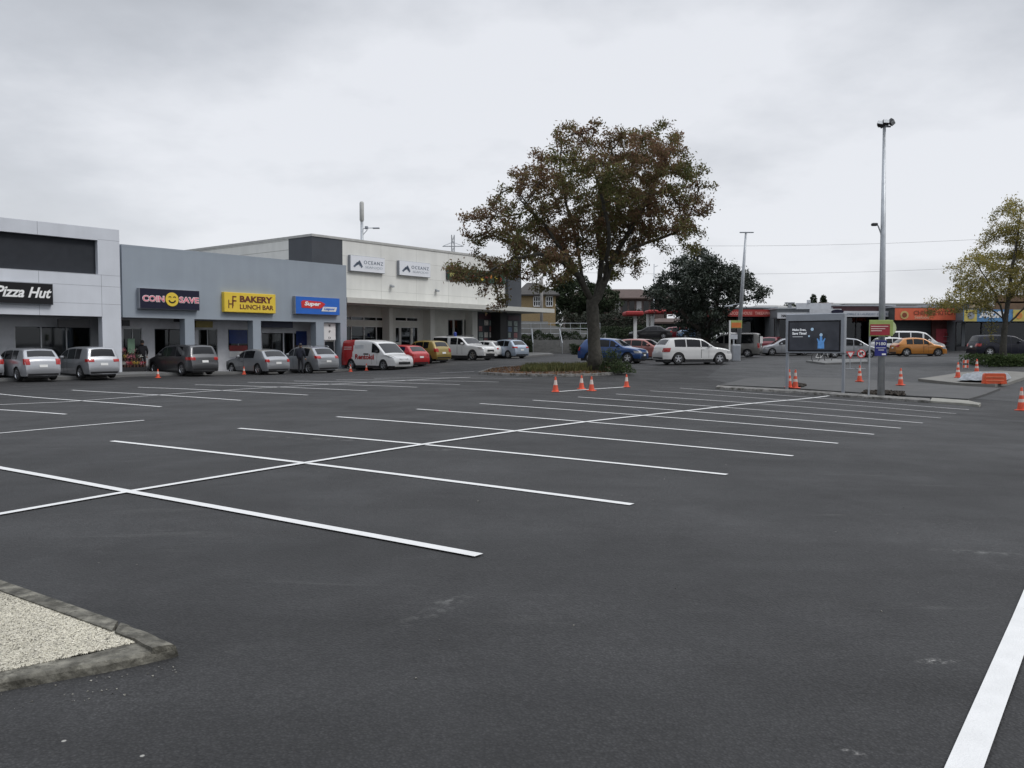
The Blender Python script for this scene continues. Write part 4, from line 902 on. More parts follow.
# ------------------------------------------------------------------ cars
PROF = {   # (x/L, z/H) round the centreline from the front valance over the roof to the rear valance; marks: windscreen base/top, rear glass top/base
 'hatch': ([(.49, .17), (.5, .29), (.495, .40), (.475, .50), (.42, .565), (.30, .635), (.245, .668), (.085, .93), (.03, .972), (-.12, 1.0), (-.30, .985), (-.385, .945), (-.462, .70), (-.482, .63), (-.492, .52), (-.5, .42), (-.5, .29), (-.49, .17)], 6, 7, 11, 12, .64, .155),
 'mpv': ([(.49, .16), (.5, .27), (.495, .38), (.475, .47), (.42, .535), (.34, .595), (.30, .625), (.12, .915), (.05, .965), (-.12, 1.0), (-.34, .985), (-.425, .95), (-.472, .655), (-.486, .58), (-.494, .48), (-.5, .40), (-.5, .27), (-.49, .16)], 6, 7, 11, 12, .60, .15),
 'suv': ([(.49, .20), (.5, .31), (.496, .43), (.47, .53), (.41, .585), (.30, .635), (.235, .665), (.085, .925), (.03, .968), (-.12, 1.0), (-.30, .985), (-.385, .945), (-.463, .70), (-.482, .62), (-.492, .53), (-.5, .43), (-.5, .32), (-.488, .20)], 6, 7, 11, 12, .64, .16),
 'round': ([(.49, .17), (.5, .28), (.495, .38), (.47, .48), (.41, .55), (.29, .625), (.24, .655), (.08, .925), (.02, .972), (-.12, 1.0), (-.26, .98), (-.345, .93), (-.455, .68), (-.485, .60), (-.496, .50), (-.5, .40), (-.5, .29), (-.49, .17)], 6, 7, 11, 12, .63, .20),
 'van': ([(.49, .14), (.5, .23), (.495, .33), (.475, .42), (.42, .475), (.37, .51), (.335, .545), (.185, .87), (.13, .94), (.0, .99), (-.30, 1.0), (-.465, .97), (-.488, .61), (-.494, .54), (-.497, .45), (-.5, .36), (-.5, .24), (-.49, .15)], 6, 7, 11, 12, .56, .085),
 'sedan': ([(.49, .17), (.5, .29), (.495, .40), (.475, .49), (.42, .56), (.28, .63), (.22, .66), (.065, .94), (.01, .98), (-.10, 1.0), (-.18, .985), (-.235, .95), (-.365, .715), (-.44, .69), (-.485, .66), (-.498, .5), (-.5, .32), (-.49, .19)], 6, 7, 11, 12, .65, .17),
 'ute': ([(.49, .24), (.5, .34), (.496, .46), (.475, .535), (.42, .585), (.30, .63), (.215, .655), (.105, .90), (.055, .955), (-.03, .98), (-.12, .975), (-.465, .975), (-.490, .66), (-.495, .60), (-.497, .5), (-.5, .43), (-.5, .33), (-.49, .25)], 6, 7, 11, 12, .63, .10),
}
def paint(nm, col, metal=.3):
    return mat('car_paint_' + nm, col, .32, metal, var=.04, scale=1.5, coat=.8)
def car(kind, name, label, cat, L_, W_, H_, col, pos, head, wins, wb=(.315, -.30), R=.31, group=None, front_dark=False, flip=None, rack=False, two_tone=None, trim=None, tail=None):
    prof, iwb, iwt, irt, irb, belt, tumble = PROF[kind]
    root = empty(name, pos, head, label, cat, group)
    # resample outline
    P = [Vector((x * L_, z * H_)) for x, z in prof]; U = []; Q = []
    for i in range(len(P) - 1):
        p0, p1, p2, p3 = P[max(i - 1, 0)], P[i], P[i + 1], P[min(i + 2, len(P) - 1)]
        n = max(2, int((p2 - p1).length / .07))
        for k in range(n):
            t = k / n; lin = p1.lerp(p2, t)
            cr = 0.5 * ((2 * p1) + (-p0 + p2) * t + (2 * p0 - 5 * p1 + 4 * p2 - p3) * t * t + (-p0 + 3 * p1 - 3 * p2 + p3) * t ** 3)
            Q.append(lin.lerp(cr, .6)); U.append(i + t)
    Q.append(P[-1]); U.append(len(P) - 1); Q = [(q.x, q.y) for q in Q]
    W0 = W_ / 2; zs = .15 * H_ if kind not in ('ute', 'suv') else .2 * H_
    zb = belt * H_
    def plan(x):
        t = max(0, (abs(x) / (L_ / 2) - .72) / .28); return W0 * (1 - (.17 if x > 0 else .12) * t ** 2.2)
    def sy(x, z):
        g = 1.0
        zz = z / H_
        if zz < .32: g = .955 + .045 * max(0, (zz - .12)) / .20
        elif z > zb - .12: g = 1 - .02 * min(1, (z - zb + .12) / .12)
        if z > zb: g = .98 - tumble * ((z - zb) / (H_ - zb)) ** 1.15
        if z > zb and x < -.15 * L_ and kind not in ('van', 'ute'): g -= .11 * ((z - zb) / (H_ - zb)) * min(1, (-x / L_ - .15) / .3)
        if .40 < zz < .46: g *= .992
        return plan(x) * g
    axle = [wb[0] * L_, wb[1] * L_]; Ra = R + .055
    def low(x):
        z = zs + .0
        for a in axle:
            d = abs(x - a)
            if d < Ra: z = max(z, R + sqrt(Ra * Ra - d * d))
        return z
    rows = []; NL = 9
    for (x, zt) in Q:
        zl = min(low(x), zt - .02) if zt > zs + .03 else zt - .02
        r = min(.075, (zt - zl) * .35); zk = zt - r
        row = []
        for k in range(NL + 1):
            z = zl + (zk - zl) * k / NL; row.append((x, sy(x, z), z))
        ye = row[-1][1]
        for a in (30, 60, 90): row.append((x, ye - r * (1 - cos(radians(a))) - r * .35 * sin(radians(a)), zk + r * sin(radians(a)) * .93))
        yi = row[-1][1]; z1 = row[-1][2]; cw = min(.035, .03 + 0 * yi)
        for k in (.75, .5, .25, 0): row.append((x, yi * k, z1 + cw * (1 - k * k)))
        rows.append(row)
    nr = len(rows[0]); vs = []; fs = []
    for row in rows:
        vs += row + [(x, -y, z) for x, y, z in row[:-1][::-1]]
    M_ = 2 * nr - 1
    for i in range(len(rows) - 1):
        for k in range(M_ - 1): fs.append((i * M_ + k, i * M_ + k + 1, (i + 1) * M_ + k + 1, (i + 1) * M_ + k))
    fs += [tuple(range(M_)), tuple((len(rows) - 1) * M_ + k for k in range(M_))[::-1]]
    bm_ = MB().add(vs, fs); 
    if two_tone:
        bm_.mi = []
        for f_ in bm_.f:
            xm = sum(bm_.v[j][0] for j in f_) / len(f_); zm = sum(bm_.v[j][2] for j in f_) / len(f_)
            bm_.mi.append(1 if xm < two_tone[1] + .18 * (zm - .9) else 0)
        body = bm_.build('body', [col, two_tone[0]], root, smooth=True)
    else: body = bm_.build('body', col, root, smooth=True)
    qx = [q[0] for q in Q]; qz = [q[1] for q in Q]
    it = max(range(len(Q)), key=lambda i: qx[i]); ib = min(range(len(Q)), key=lambda i: qx[i])
    topx = qx[it:ib + 1][::-1]; topz = qz[it:ib + 1][::-1]
    top = lambda x: float(np.interp(x, topx, topz))
    mid = int(np.argmax(qz))
    def fx(z, sgn):
        if sgn > 0: return float(np.interp(z, qz[:mid], qx[:mid]))
        return float(np.interp(-z, [-v for v in qz[mid:]], qx[mid:]))
    ub = {}
    def slab_patch(name_, u0, u1, yf0, yf1, m, off=.008, inset=0.0):
        idx = [i for i, u in enumerate(U) if u0 - 1e-6 <= u <= u1 + 1e-6]; vs = []; NY = 7; fs = []
        for i in idx:
            row = rows[i]; yi, z1 = row[NL + 3][1], row[NL + 3][2]; yi = row[NL + 2][1] if inset else yi
            i0, i1 = max(0, i - 1), min(len(Q) - 1, i + 1); tx, tz = Q[i1][0] - Q[i0][0], Q[i1][1] - Q[i0][1]; l = sqrt(tx * tx + tz * tz); nx, nz = -tz / l * -1, tx / l * -1
            if nz < 0 and u0 < mid: pass
            for k in range(NY):
                yy = yf0 + (yf1 - yf0) * k / (NY - 1); y = yi * yy
                vs.append((Q[i][0] + nx * off * 1.0, y, z1 + .033 * (1 - min(1, abs(yy)) ** 2) + nz * off))
        for a in range(len(idx) - 1):
            for k in range(NY - 1): fs.append((a * NY + k, a * NY + k + 1, (a + 1) * NY + k + 1, (a + 1) * NY + k))
        return MB().add(vs, fs).build(name_, m, root, smooth=True)
    slab_patch('windscreen', iwb + .06, iwt + .02, -.97, .97, CARGLASS, .010)
    slab_patch('rear_window', irt + .12, irb - .05, -.90, .90, CARGLASS, .010)
    # side windows
    rail = .095 if kind != 'van' else .13
    for sgn in (1, -1):
        for (a, b, *tl) in wins:
            vs = []; fs = []; NX, NZ = 14, 4; x0, x1 = a * L_, b * L_
            for i in range(NX + 1):
                x = x0 + (x1 - x0) * i / NX; z0 = zb + .035 + (x0 - x) * .012; z1 = min(top(x) - rail, H_ * .955 - .03)
                if tl: z1 = min(z1, zb + (H_ - rail - zb) * (tl[0] + (tl[1] - tl[0]) * i / NX))
                z1 = max(z1, z0 + .01)
                for k in range(NZ + 1): z = z0 + (z1 - z0) * k / NZ; vs.append((x, sgn * (sy(x, z) + .007), z))
            for i in range(NX):
                for k in range(NZ): q = i * (NZ + 1) + k; fs.append((q, q + 1, q + NZ + 2, q + NZ + 1))
            MB().add(vs, fs).build('side_window', CARGLASS, root, smooth=True)
        # door gaps, handles, sill
        mb = MB()
        gaps = [wins[0][0] * L_ - .02] + [((w0[0] + w1[1]) / 2) * L_ for w0, w1 in zip(wins[:-1], wins[1:])][:1] + [wins[0][1] * L_ - .35 * 0 - .25]
        for gx in gaps[:3]:
            for (za, zb_) in ((zs + .08, zb * .55), (zb * .55, zb * .8), (zb * .8, zb + .02)):
                if low(gx) > za: continue
                mb.add([(gx - .007, sgn * (sy(gx, za) + .004), za), (gx + .007, sgn * (sy(gx, za) + .004), za), (gx + .007, sgn * (sy(gx, zb_) + .004), zb_), (gx - .007, sgn * (sy(gx, zb_) + .004), zb_)], [(0, 1, 2, 3)])
        if mb.v: mb.build('door_seam', DKPL, root)
        hx = wins[0][0] * L_ + .12
        MB().box(hx - .09, sgn * (sy(hx, zb - .12)), zb - .14, hx + .09, sgn * (sy(hx, zb - .12) + .03), zb - .11, .008).build('door_handle', col, root)
        mx = wins[0][1] * L_ - .22
        MB().box(mx - .07, sgn * (sy(mx, zb + .08) - .02), zb + .03, mx + .09, sgn * (sy(mx, zb + .08) + .17), zb + .17, .035).build('mirror', col if not trim else trim, root)
        # lamps wrapping the corners
        def lamp(nm, sg, za, zb2, y_in, wrap, m):
            vs = []; fs = []; NZ = 4
            for k in range(NZ + 1):
                z = za + (zb2 - za) * k / NZ; xe = fx(z, sg); ye = sy(xe, z) - .045
                vs += [(xe + sg * .012, sgn * y_in, z), (xe + sg * .014, sgn * (y_in * .4 + ye * .6), z), (xe + sg * .008, sgn * ye, z)]
                for wf in (.03, .08, .3, .55, .78, 1.0):
                    wx = xe - sg * (wf if wf < .1 else wf * wrap + (1 - wf) * .08); vs.append((wx, sgn * (sy(wx, z) + .010), z))
            for k in range(NZ):
                for j in range(8): q = k * 9 + j; fs.append((q, q + 1, q + 10, q + 9))
            MB().add(vs, fs).build(nm, m, root, smooth=False)
        tl0, tl1 = {'hatch': (.50, .655), 'round': (.50, .63), 'mpv': (.47, .60), 'suv': (.50, .655), 'van': (.38, .58), 'sedan': (.50, .63), 'ute': (.45, .62)}[kind]
        tin, twr = (.60 if kind not in ('van', 'ute') else .80), (.16 if kind != 'mpv' else .26)
        if tail: tl0, tl1, tin, twr = tail
        lamp('tail_light', -1, tl0 * H_, tl1 * H_, W0 * tin, twr, REDL)
        lamp('headlight', 1, .41 * H_ if kind != 'ute' else .47 * H_, .505 * H_ if kind != 'ute' else .555 * H_, W0 * .5, .34, CLRL)
    def end_patch(nm, sg, y0, y1, za, zb2, m, off=.012, nz=3):
        vs = []; fs = []
        for k in range(nz + 1):
            z = za + (zb2 - za) * k / nz; xe = fx(z, sg)
            vs += [(xe + sg * off, y0, z), (xe + sg * off, y1, z)]
        for k in range(nz): fs.append((2 * k, 2 * k + 1, 2 * k + 3, 2 * k + 2))
        return MB().add(vs, fs).build(nm, m, root)
    end_patch('grille', 1, -.38, .38, .36 * H_, .44 * H_, DKPL); end_patch('intake', 1, -.5, .5, .2 * H_, .28 * H_, DKPL, .010)
    end_patch('number_plate', 1, -.18, .18, .295 * H_, .295 * H_ + .12, PLATE, .022); end_patch('number_plate', -1, -.18, .18, .42 * H_, .42 * H_ + .12, PLATE, .022)
    end_patch('bumper_trim', -1, -W0 * .78, W0 * .78, zs + .02, zs + .12, DKPL, .010)
    MB().box(-L_ / 2 + .18, -W0 + .24, .15, L_ / 2 - .2, W0 - .24, min(zb - .1, R * 2 + .12)).box(axle[1] + Ra + .02, -W0 + .07, .13, axle[0] - Ra - .02, W0 - .07, zs + .04).build('underbody', DKPL, root)  # second box widened and lowered between the axles to deepen shade below
    for ax in axle:
        for sgn in (1, -1):
            yc = sgn * (W0 - .115); w_ = .205
            wh = MB().lathe([(R * .62, -w_ / 2), (R * .93, -w_ / 2), (R, -w_ / 2 + .03), (R, w_ / 2 - .03), (R * .93, w_ / 2), (R * .62, w_ / 2)], (0, 0, 0), 'y', 28).build('wheel', BLACK, root, (ax, yc, R), smooth=False)
            mb = MB(); yo = sgn * w_ / 2
            mb.lathe([(R * .66, yo * .98), (R * .60, yo * 1.02), (R * .56, yo * .7)], (0, 0, 0), 'y', 24); mb.lathe([(.0, yo * .92), (R * .16, yo * .90), (R * .17, yo * .6)], (0, 0, 0), 'y', 12)
            for k in range(5):
                a = k * 2 * pi / 5 + .3; c, s = cos(a), sin(a); hw = R * .095
                pts = [(R * .1, -hw * 1.3), (R * .61, -hw * .9), (R * .61, hw * .9), (R * .1, hw * 1.3)]
                v4 = [(u * c - v * s, yo * .90, u * s + v * c) for u, v in pts] + [(u * c - v * s, yo * .6, u * s + v * c) for u, v in pts]
                mb.add(v4, [(0, 1, 2, 3), (4, 5, 6, 7), (0, 1, 5, 4), (2, 3, 7, 6)])
            mb.build('rim', CHROME, wh)
            MB().lathe([(0, yo * .5), (R * .6, yo * .5)], (0, 0, 0), 'y', 20).build('brake_disc', DKPL, wh)
    if rack:
        for sgn in (1, -1): MB().tube([(L_ * .0, sgn * W0 * .70, H_ - .05), (L_ * -.02, sgn * W0 * .70, H_ + .035), (-L_ * .3, sgn * W0 * .70, H_ + .025), (-L_ * .33, sgn * W0 * .70, H_ - .06)], .018, 6).build('roof_rail', GALV, root)
    return root, dict(top=top, sy=sy, fx=fx, zb=zb, L=L_, W0=W0, H=H_)
IN = atan2(.622, -.783)      # nose to the shops
OUT = IN + pi
SIL = paint('silver', (.30, .31, .325), .5); SIL2 = paint('bright_silver', (.36, .37, .39), .5); GUN = paint('gunmetal', (.085, .087, .092), .5); WHT = paint('white', (.66, .66, .65), 0); RED = paint('red', (.42, .018, .02), .1)
LGOLD = paint('gold', (.30, .22, .06), .3); LBLUE = paint('ice_blue', (.36, .42, .50), .4); BLUE = paint('blue', (.014, .06, .20), .3); PINKR = paint('dusty_red', (.33, .12, .10), .2); ORA = paint('orange', (.50, .20, .035), .25)
BLKP = paint('black', (.012, .012, .014), .2); SKY = paint('sky_blue', (.20, .33, .52), .3); NAVYP = mat('car_paint_navy', (.006, .007, .016), .5, 0, var=.04, coat=.25, spec=.3); GREYV = paint('warm_grey', (.17, .165, .155), .4); DRD = paint('dark_red', (.16, .012, .02), .2)
W5 = [(.035, .19), (-.165, .02), (-.30, -.18)]          # front door, rear door, quarter
WH = [(.03, .185), (-.21, .015)]
row = 'cars parked nose in along the shops'
def spot(px, py, Y): p = on(px, Y); return (p.x, p.y, p.z)
car('hatch', 'parked_car', 'silver car cut off by the picture edge before the pizza shop', 'car', 4.4, 1.72, 1.46, SIL2, spot(-33, 382, 39.3), IN, W5, group=row)
car('hatch', 'parked_car', 'silver hatchback with square red tail lights parked before the pizza shop window', 'car', 4.2, 1.70, 1.50, SIL2, spot(24, 381, 39.6), IN, W5, group=row, tail=(0.5, 0.68, 0.66, 0.12))
car('mpv', 'parked_car', 'tall silver hatchback parked before the pale pillar of the pizza shop', 'car', 4.0, 1.68, 1.55, SIL2, spot(85, 379, 41.8), IN, W5, group=row, tail=(0.53, 0.62, 0.55, 0.2))
car('mpv', 'parked_car', 'dark grey people mover under the navy sign with the winking face', 'car', 4.62, 1.76, 1.63, GUN, spot(182, 377, 46.0), IN, W5, R=.325, group=row, tail=(0.5, 0.6, 0.62, 0.42))
car('round', 'parked_car', 'silver hatchback with small square tail lights under the yellow bakery sign', 'car', 4.15, 1.73, 1.45, SIL, spot(257, 375, 48.8), IN, WH, group=row, tail=(0.5, 0.61, 0.68, 0.1))
car('round', 'parked_car', 'silver crossover with roof rails behind the person in dark clothes', 'car', 4.3, 1.75, 1.62, SIL, spot(306, 373, 51), IN, W5, R=.33, group=row, rack=True, tail=(0.56, 0.66, 0.6, 0.2))
v, q = car('van', 'delivery_van', 'white delivery van with a red rear end, reversed in beside the blue grey block', 'van', 5.1, 1.9, 1.93, WHT, spot(377, 371.5, 54.5), OUT, [(.10, .245)], wb=(.31, -.29), R=.33, two_tone=(RED, -1.35), group=row, trim=DKPL)
# lettering on the van's side facing the camera (its right side), seen across the lot
def side_text(root, q, s, x0, x1, z, h, m, sgn=-1):
    o = text('lettering', s, .4, m, root, 0, 0, 0, width=abs(x1 - x0), bold=.012, height=h, thick=.006)
    v_ = np.empty(len(o.data.vertices) * 3); o.data.vertices.foreach_get('co', v_); v_ = v_.reshape(-1, 3)
    for i in range(len(v_)):
        x = x0 + v_[i, 0]; zz = z + v_[i, 2]; v_[i] = (x, sgn * (q['sy'](x, zz) + .012 - v_[i, 1] * sgn * 0), zz)
    o.data.vertices.foreach_set('co', v_.ravel()); o.data.update()
side_text(v, q, 'Rentokil', -1.05, .75, .68, .33, SRED)
MB().box(-.25, -(q['sy'](0, 1.0) + .012), .98, .22, -(q['sy'](0, 1.0) + .004), 1.07).build('vent_panel', DKPL, v)
for zz_, w1 in ((1.45, .75), (1.32, .75)): MB().box(-2.2, -(q['sy'](-2, zz_) + .012), zz_, -2.2 + w1, -(q['sy'](-2, zz_) + .0), zz_ + .035).build('stripe', WHITE, v)
MB().box(-1.15, -(q['sy'](-.6, 1.45) + .008), 1.12, -.25, -(q['sy'](-.6, 1.45) - .05), 1.62).build('side_panel', mat('panel_pale_grey', (.55, .57, .58), .4), v)
car('round', 'parked_car', 'red hatchback parked between the white van and the gold car', 'car', 4.1, 1.7, 1.47, RED, spot(400, 368, 56.5), IN, W5, group=row)
car('suv', 'parked_car', 'old gold small four wheel drive with spare tinted rear window', 'car', 3.9, 1.68, 1.6, LGOLD, spot(424, 363, 59.5), IN, W5, R=.33, group=row)
u_, q = car('ute', 'utility_truck', 'white double cab utility truck with canopy and blue roof beacon', 'truck', 5.25, 1.85, 1.80, WHT, spot(464, 360, 63), OUT, [(.03, .165), (-.11, .015), (-.45, -.17, .95, .95)], wb=(.31, -.285), R=.38, group=row)
MB().tube([(.3, -.72, 1.85), (.3, .72, 1.85)], .03, 6).build('roof_bar', DKPL, u_); MB().lathe([(0, 0), (.12, 0), (.12, .28), (.05, .34), (0, .34)], (-.9, 0, 1.78), n=12).build('beacon', mat('beacon_blue', (.03, .05, .25), .3), u_)
MB().tube([(-.9, -.9, 1.82), (-.9, .9, 1.82)], .04, 6).build('roof_bar', DKPL, u_)
car('round', 'parked_car', 'white hatchback squeezed between the utility truck and pale blue car', 'car', 4.2, 1.7, 1.42, WHT, spot(483, 358.5, 67.5), IN, W5, group=row, tail=(0.52, 0.6, 0.6, 0.1))
car('round', 'parked_car', 'pale ice blue hatchback last before the concrete steps', 'car', 3.9, 1.68, 1.50, LBLUE, spot(505, 357.5, 67), IN - .12, W5, group=row, tail=(0.55, 0.63, 0.55, 0.24))
mid = 'cars parked beyond the tree island'
car('suv', 'parked_car', 'blue crossover facing the cones, partly behind the big tree trunk', 'car', 4.55, 1.84, 1.69, BLUE, spot(613, 363, 57), radians(-30), W5, R=.36, group=mid, wb=(.31, -.29))
car('hatch', 'parked_car', 'dusty red hatchback seen between the blue crossover and the white hatchback', 'car', 4.3, 1.74, 1.5, PINKR, spot(645, 359, 62), radians(-34), W5, group=mid)
car('mpv', 'parked_car', 'white wagon mostly hidden behind the large white crossover', 'car', 4.6, 1.74, 1.5, WHT, spot(673, 357, 66), radians(155), W5, group=mid)
car('suv', 'moving_car', 'large white crossover with slanted red tail lights in the driving lane', 'car', 4.77, 1.88, 1.69, WHT, spot(692, 365.5, 53.5), radians(14), [(.045, .20), (-.165, .03), (-.335, -.18)], R=.37, wb=(.31, -.285), tail=(0.47, 0.62, 0.74, 0.42))
v, q = car('van', 'passenger_van', 'warm grey passenger van seen from behind beside the leaning pole', 'van', 4.9, 1.8, 1.98, GREYV, spot(731, 355.5, 70), radians(155), [(.10, .24), (-.12, .075), (-.40, -.145)], R=.33)
MB().box(-2.46, -.72, 1.15, -2.435, .72, 1.72).build('tailgate_panel', mat('pale_tailgate', (.6, .6, .59), .4), v)
car('hatch', 'parked_car', 'small white hatchback behind the evergreen tree trunk', 'car', 3.9, 1.68, 1.5, WHT, (on(721, 78).x, 78, on(721, 78).z + .45), radians(172), W5, group='cars on the far street')
far_ = 'cars on the far street'
car('hatch', 'parked_car', 'dark red hatchback peeping out between the grey van and silver wagon', 'car', 4.0, 1.7, 1.55, DRD, spot(773, 351, 79), radians(60), W5, group=far_)
car('mpv', 'parked_car', 'silver wagon behind the left post of the digital billboard', 'car', 4.6, 1.76, 1.55, SIL2, spot(786, 352, 75), radians(178), W5, group=far_)
car('mpv', 'moving_car', 'silver people mover passing behind the right side of the digital billboard', 'car', 4.3, 1.7, 1.58, SIL, spot(849, 355, 66), radians(-6), W5, group=far_)
car('hatch', 'parked_car', 'white hatchback partly hidden behind the orange one', 'car', 4.1, 1.7, 1.48, WHT, spot(896, 356, 72), radians(2), W5, group=far_)
car('van', 'passenger_van', 'white long windowed van standing behind the orange hatchback', 'van', 4.9, 1.75, 1.98, WHT, spot(913, 354.5, 73), radians(-4), [(.12, .24), (-.10, .09), (-.30, -.12), (-.45, -.32)], R=.32)
car('round', 'moving_car', 'orange hatchback driving past the shop with the orange fascia', 'car', 3.85, 1.68, 1.46, ORA, spot(918, 357, 66), radians(-5), W5, group=far_)
car('mpv', 'parked_car', 'dark navy people mover behind the green shrub strip', 'car', 4.6, 1.8, 1.58, NAVYP, spot(1003, 360, 62), radians(-3), W5, R=.33, group=far_)

# ------------------------------------------------------------------ upper terrace with the far car park, wall, steps, hedge
TZ = 1.62 + .55
CONC = mat('retaining_concrete', (.24, .24, .23), .85, var=.15, scale=1, bump=.2)
def XY(px, Y): r = ray(px, 345); return (r[0] * Y / r[1], Y)
tp = [XY(498, 84), XY(560, 84), XY(600, 82), XY(706, 82), XY(724, 84), XY(742, 100), XY(760, 150), XY(470, 150), XY(470, 84)]
mb = MB(); mb.prism(tp, -.5, TZ); structure(mb.build('upper_road', ROAD, None))
rw = empty('retaining_wall', (*XY(545, 82), terr(*XY(545, 82))), 0, 'pale low concrete wall with metal railing above the steps', 'wall'); ox, oy = XY(545, 82)
zt_ = TZ - rw.location.z + .75
zw = lambda py: at(560, py, 82).z - rw.location.z
MB().facepoly([(XY(519, 82)[0] - ox, zt_ - 1.0), (XY(606, 82)[0] - ox, zt_ - 1.0), (XY(606, 82)[0] - ox, zw(333)), (XY(575, 82)[0] - ox, zw(329.5)), (XY(548, 82)[0] - ox, zw(325)), (XY(547.9, 82)[0] - ox, zw(321.5)), (XY(519, 82)[0] - ox, zw(321))], .0, .3).build('wall', CONC, rw)
# steps
st = empty('concrete_steps', (*XY(560, 76), terr(*XY(560, 76))), 0, 'grey concrete steps climbing to the upper car park between low hedges', 'steps'); ox, oy = XY(560, 76); h_ = TZ - st.location.z
mb = MB(); xa, xb = XY(533, 76)[0] - ox, XY(592, 76)[0] - ox
for k in range(10): mb.box(xa, k * .42, -.2, xb, 6, h_ * (k + 1) / 11)
mb.build('flight', mat('step_concrete', (.15, .15, .145), .9, var=.2), st)
mb = MB()
for xx in (xa, (xa + xb) * .45, xb - .05):
    mb.tube([(xx, -.2, 0), (xx, -.2, .95), (xx, 4.2, h_ + .9), (xx, 4.2, h_)], .035, 6); mb.tube([(xx, 2, h_ * .45), (xx, 2, h_ * .45 + .95)], .03, 6)
mb.build('handrail', GALV, st)
fr_ = empty('railing', (*XY(545, 81.6), TZ), 0, 'thin metal railing along the path above the concrete steps', 'railing'); ox, oy = XY(545, 81.6)
mb = MB(); xa, xb = XY(521, 81.6)[0] - ox, XY(600, 81.6)[0] - ox
for k in range(9): xx = xa + (xb - xa) * k / 8; mb.tube([(xx, 0, -.2), (xx, 0, 1.5)], .03, 5)
for zz_ in (.5, 1.0, 1.5): mb.tube([(xa, 0, zz_), (xb, 0, zz_)], .025, 5)
mb.build('rail_frame', GALV, fr_)
HEDG = rnd_mat('hedge_leaves', [(.016, .026, .012), (.03, .045, .02), (.022, .034, .016), (.042, .055, .026)], trans=.08)
def hedge(name, label, x0, x1, y0, y1, z0, z1, n, size, m=HEDG, cat='hedge'):
    cx_, cy_ = (x0 + x1) / 2, (y0 + y1) / 2; root = empty(name, (cx_, cy_, z0), 0, label, cat)
    hx, hy, h = (x1 - x0) / 2, (y1 - y0) / 2, z1 - z0
    q = RNG.uniform(-1, 1, (n, 3)); q[:, 2] = (q[:, 2] + 1) / 2
    face = RNG.integers(0, 4, n); q[face == 0, 1] = -1 + .15 * RNG.random((face == 0).sum()); q[face == 1, 2] = 1 - .12 * RNG.random((face == 1).sum())
    lump = .10 * np.sin(q[:, 0] * hx * 2.1) + .07 * np.sin(q[:, 0] * hx * 5 + 1)
    P_ = np.stack([q[:, 0] * hx, q[:, 1] * hy, q[:, 2] * h * (1 + lump)], 1) + RNG.normal(size=(n, 3)) * .05
    leafmesh('foliage', P_, size, m, root)
    mb = MB(); nn = max(2, int(hx * 2 / 1.2))
    for k in range(nn): xx = -hx * .9 + 1.8 * hx * k / (nn - 1); mb.tube([(xx, 0, -.05), (xx + .1, .05, h * .75)], [.05, .02], 5)
    mb.build('stem', DBARK, root); return root
hedge('hedge', 'dark clipped hedge behind the parked cars below the upper car park', XY(600, 79)[0], XY(735, 79)[0], 77.5, 80.5, terr(*XY(660, 79)) - .1, TZ - .3, 12000, .12)
hedge('hedge', 'low rounded dark bush bank between the steps and the blue crossover', XY(572, 74)[0], XY(600, 74)[0], 73.5, 78, terr(*XY(585, 74)) - .1, TZ - .55, 3600, .11)
hedge('hedge', 'patchy low green planting left of the concrete steps', XY(519, 77)[0], XY(532, 77)[0], 76, 79, terr(*XY(526, 77)) - .1, terr(*XY(526, 77)) + 1.0, 1600, .1)
hedge('hedge', 'narrow planted strip on the slope between the steps and the pale wall', XY(520, 81)[0], XY(604, 81)[0], 80.5, 81.5, TZ - 2.0, TZ + .45, 10000, .1)
hedge('hedge', 'long dark hedge on the rise above the pale retaining wall', XY(542, 92)[0], XY(665, 92)[0], 91, 94, TZ - .05, TZ + 1.3, 9000, .13)
hedge('hedge', 'deep green hedge bank beside the leaning pole', XY(700, 71)[0], XY(735, 71)[0], 71, 74, terr(*XY(718, 71)) - .1, terr(*XY(718, 71)) + 1.45, 4200, .11)
BGF = rnd_mat('bank_leaves', [(.02, .026, .018), (.032, .04, .026), (.045, .05, .035), (.026, .03, .02)], trans=.05)
hedge('hedge', 'tall grey green shrub bank under the brick house', XY(520, 104)[0], XY(650, 104)[0], 102, 108, TZ - .1, TZ + 3.2, 9000, .22, BGF)
def simple_tree(label, px, Y, blobs_, n, size, m, tr=.25, z0=None, name='tree'):
    b = on(px, Y); z0 = z0 if z0 is not None else b.z; root = empty(name, (b.x, Y, z0), 0, label, 'tree'); C = []
    tot = sum(x[2] * x[3] for x in blobs_)
    mb = MB()
    for (bx, by, rx, ry) in blobs_:
        c, r = blob(bx, by, rx, ry, Y, rx * Y / F * .8); k = int(n * rx * ry / tot)
        q = RNG.normal(size=(k, 3)); q /= np.linalg.norm(q, axis=1, keepdims=True); q *= RNG.uniform(.2, 1, (k, 1)) ** (1 / 2.6)
        q *= (1 + .16 * np.sin(q[:, :1] * 8 + bx) * np.cos(q[:, 2:3] * 7 + by))
        C.append(np.array(c) - np.array((b.x, Y, z0)) + q * np.array(r)); cc = np.array(c) - np.array((b.x, Y, z0))
        mb.tube([(0, 0, cc[2] * .3), tuple(cc * np.array((.5, .5, .7))), tuple(cc)], [tr * .7, tr * .4, tr * .15], 6)
    leafmesh('crown', np.vstack(C), size, m, root)
    mb.tube([(0, 0, -.2), (0, 0, (np.vstack(C)[:, 2].mean()))], [tr, tr * .7], 8); mb.build('trunk', DBARK, root); return root
simple_tree('broad dark tree between the brick house and the long house', 578, 122, [(578, 296, 24, 20), (555, 303, 16, 15), (600, 300, 22, 16), (566, 285, 14, 9)], 15000, .24, HEDG, .4, TZ)
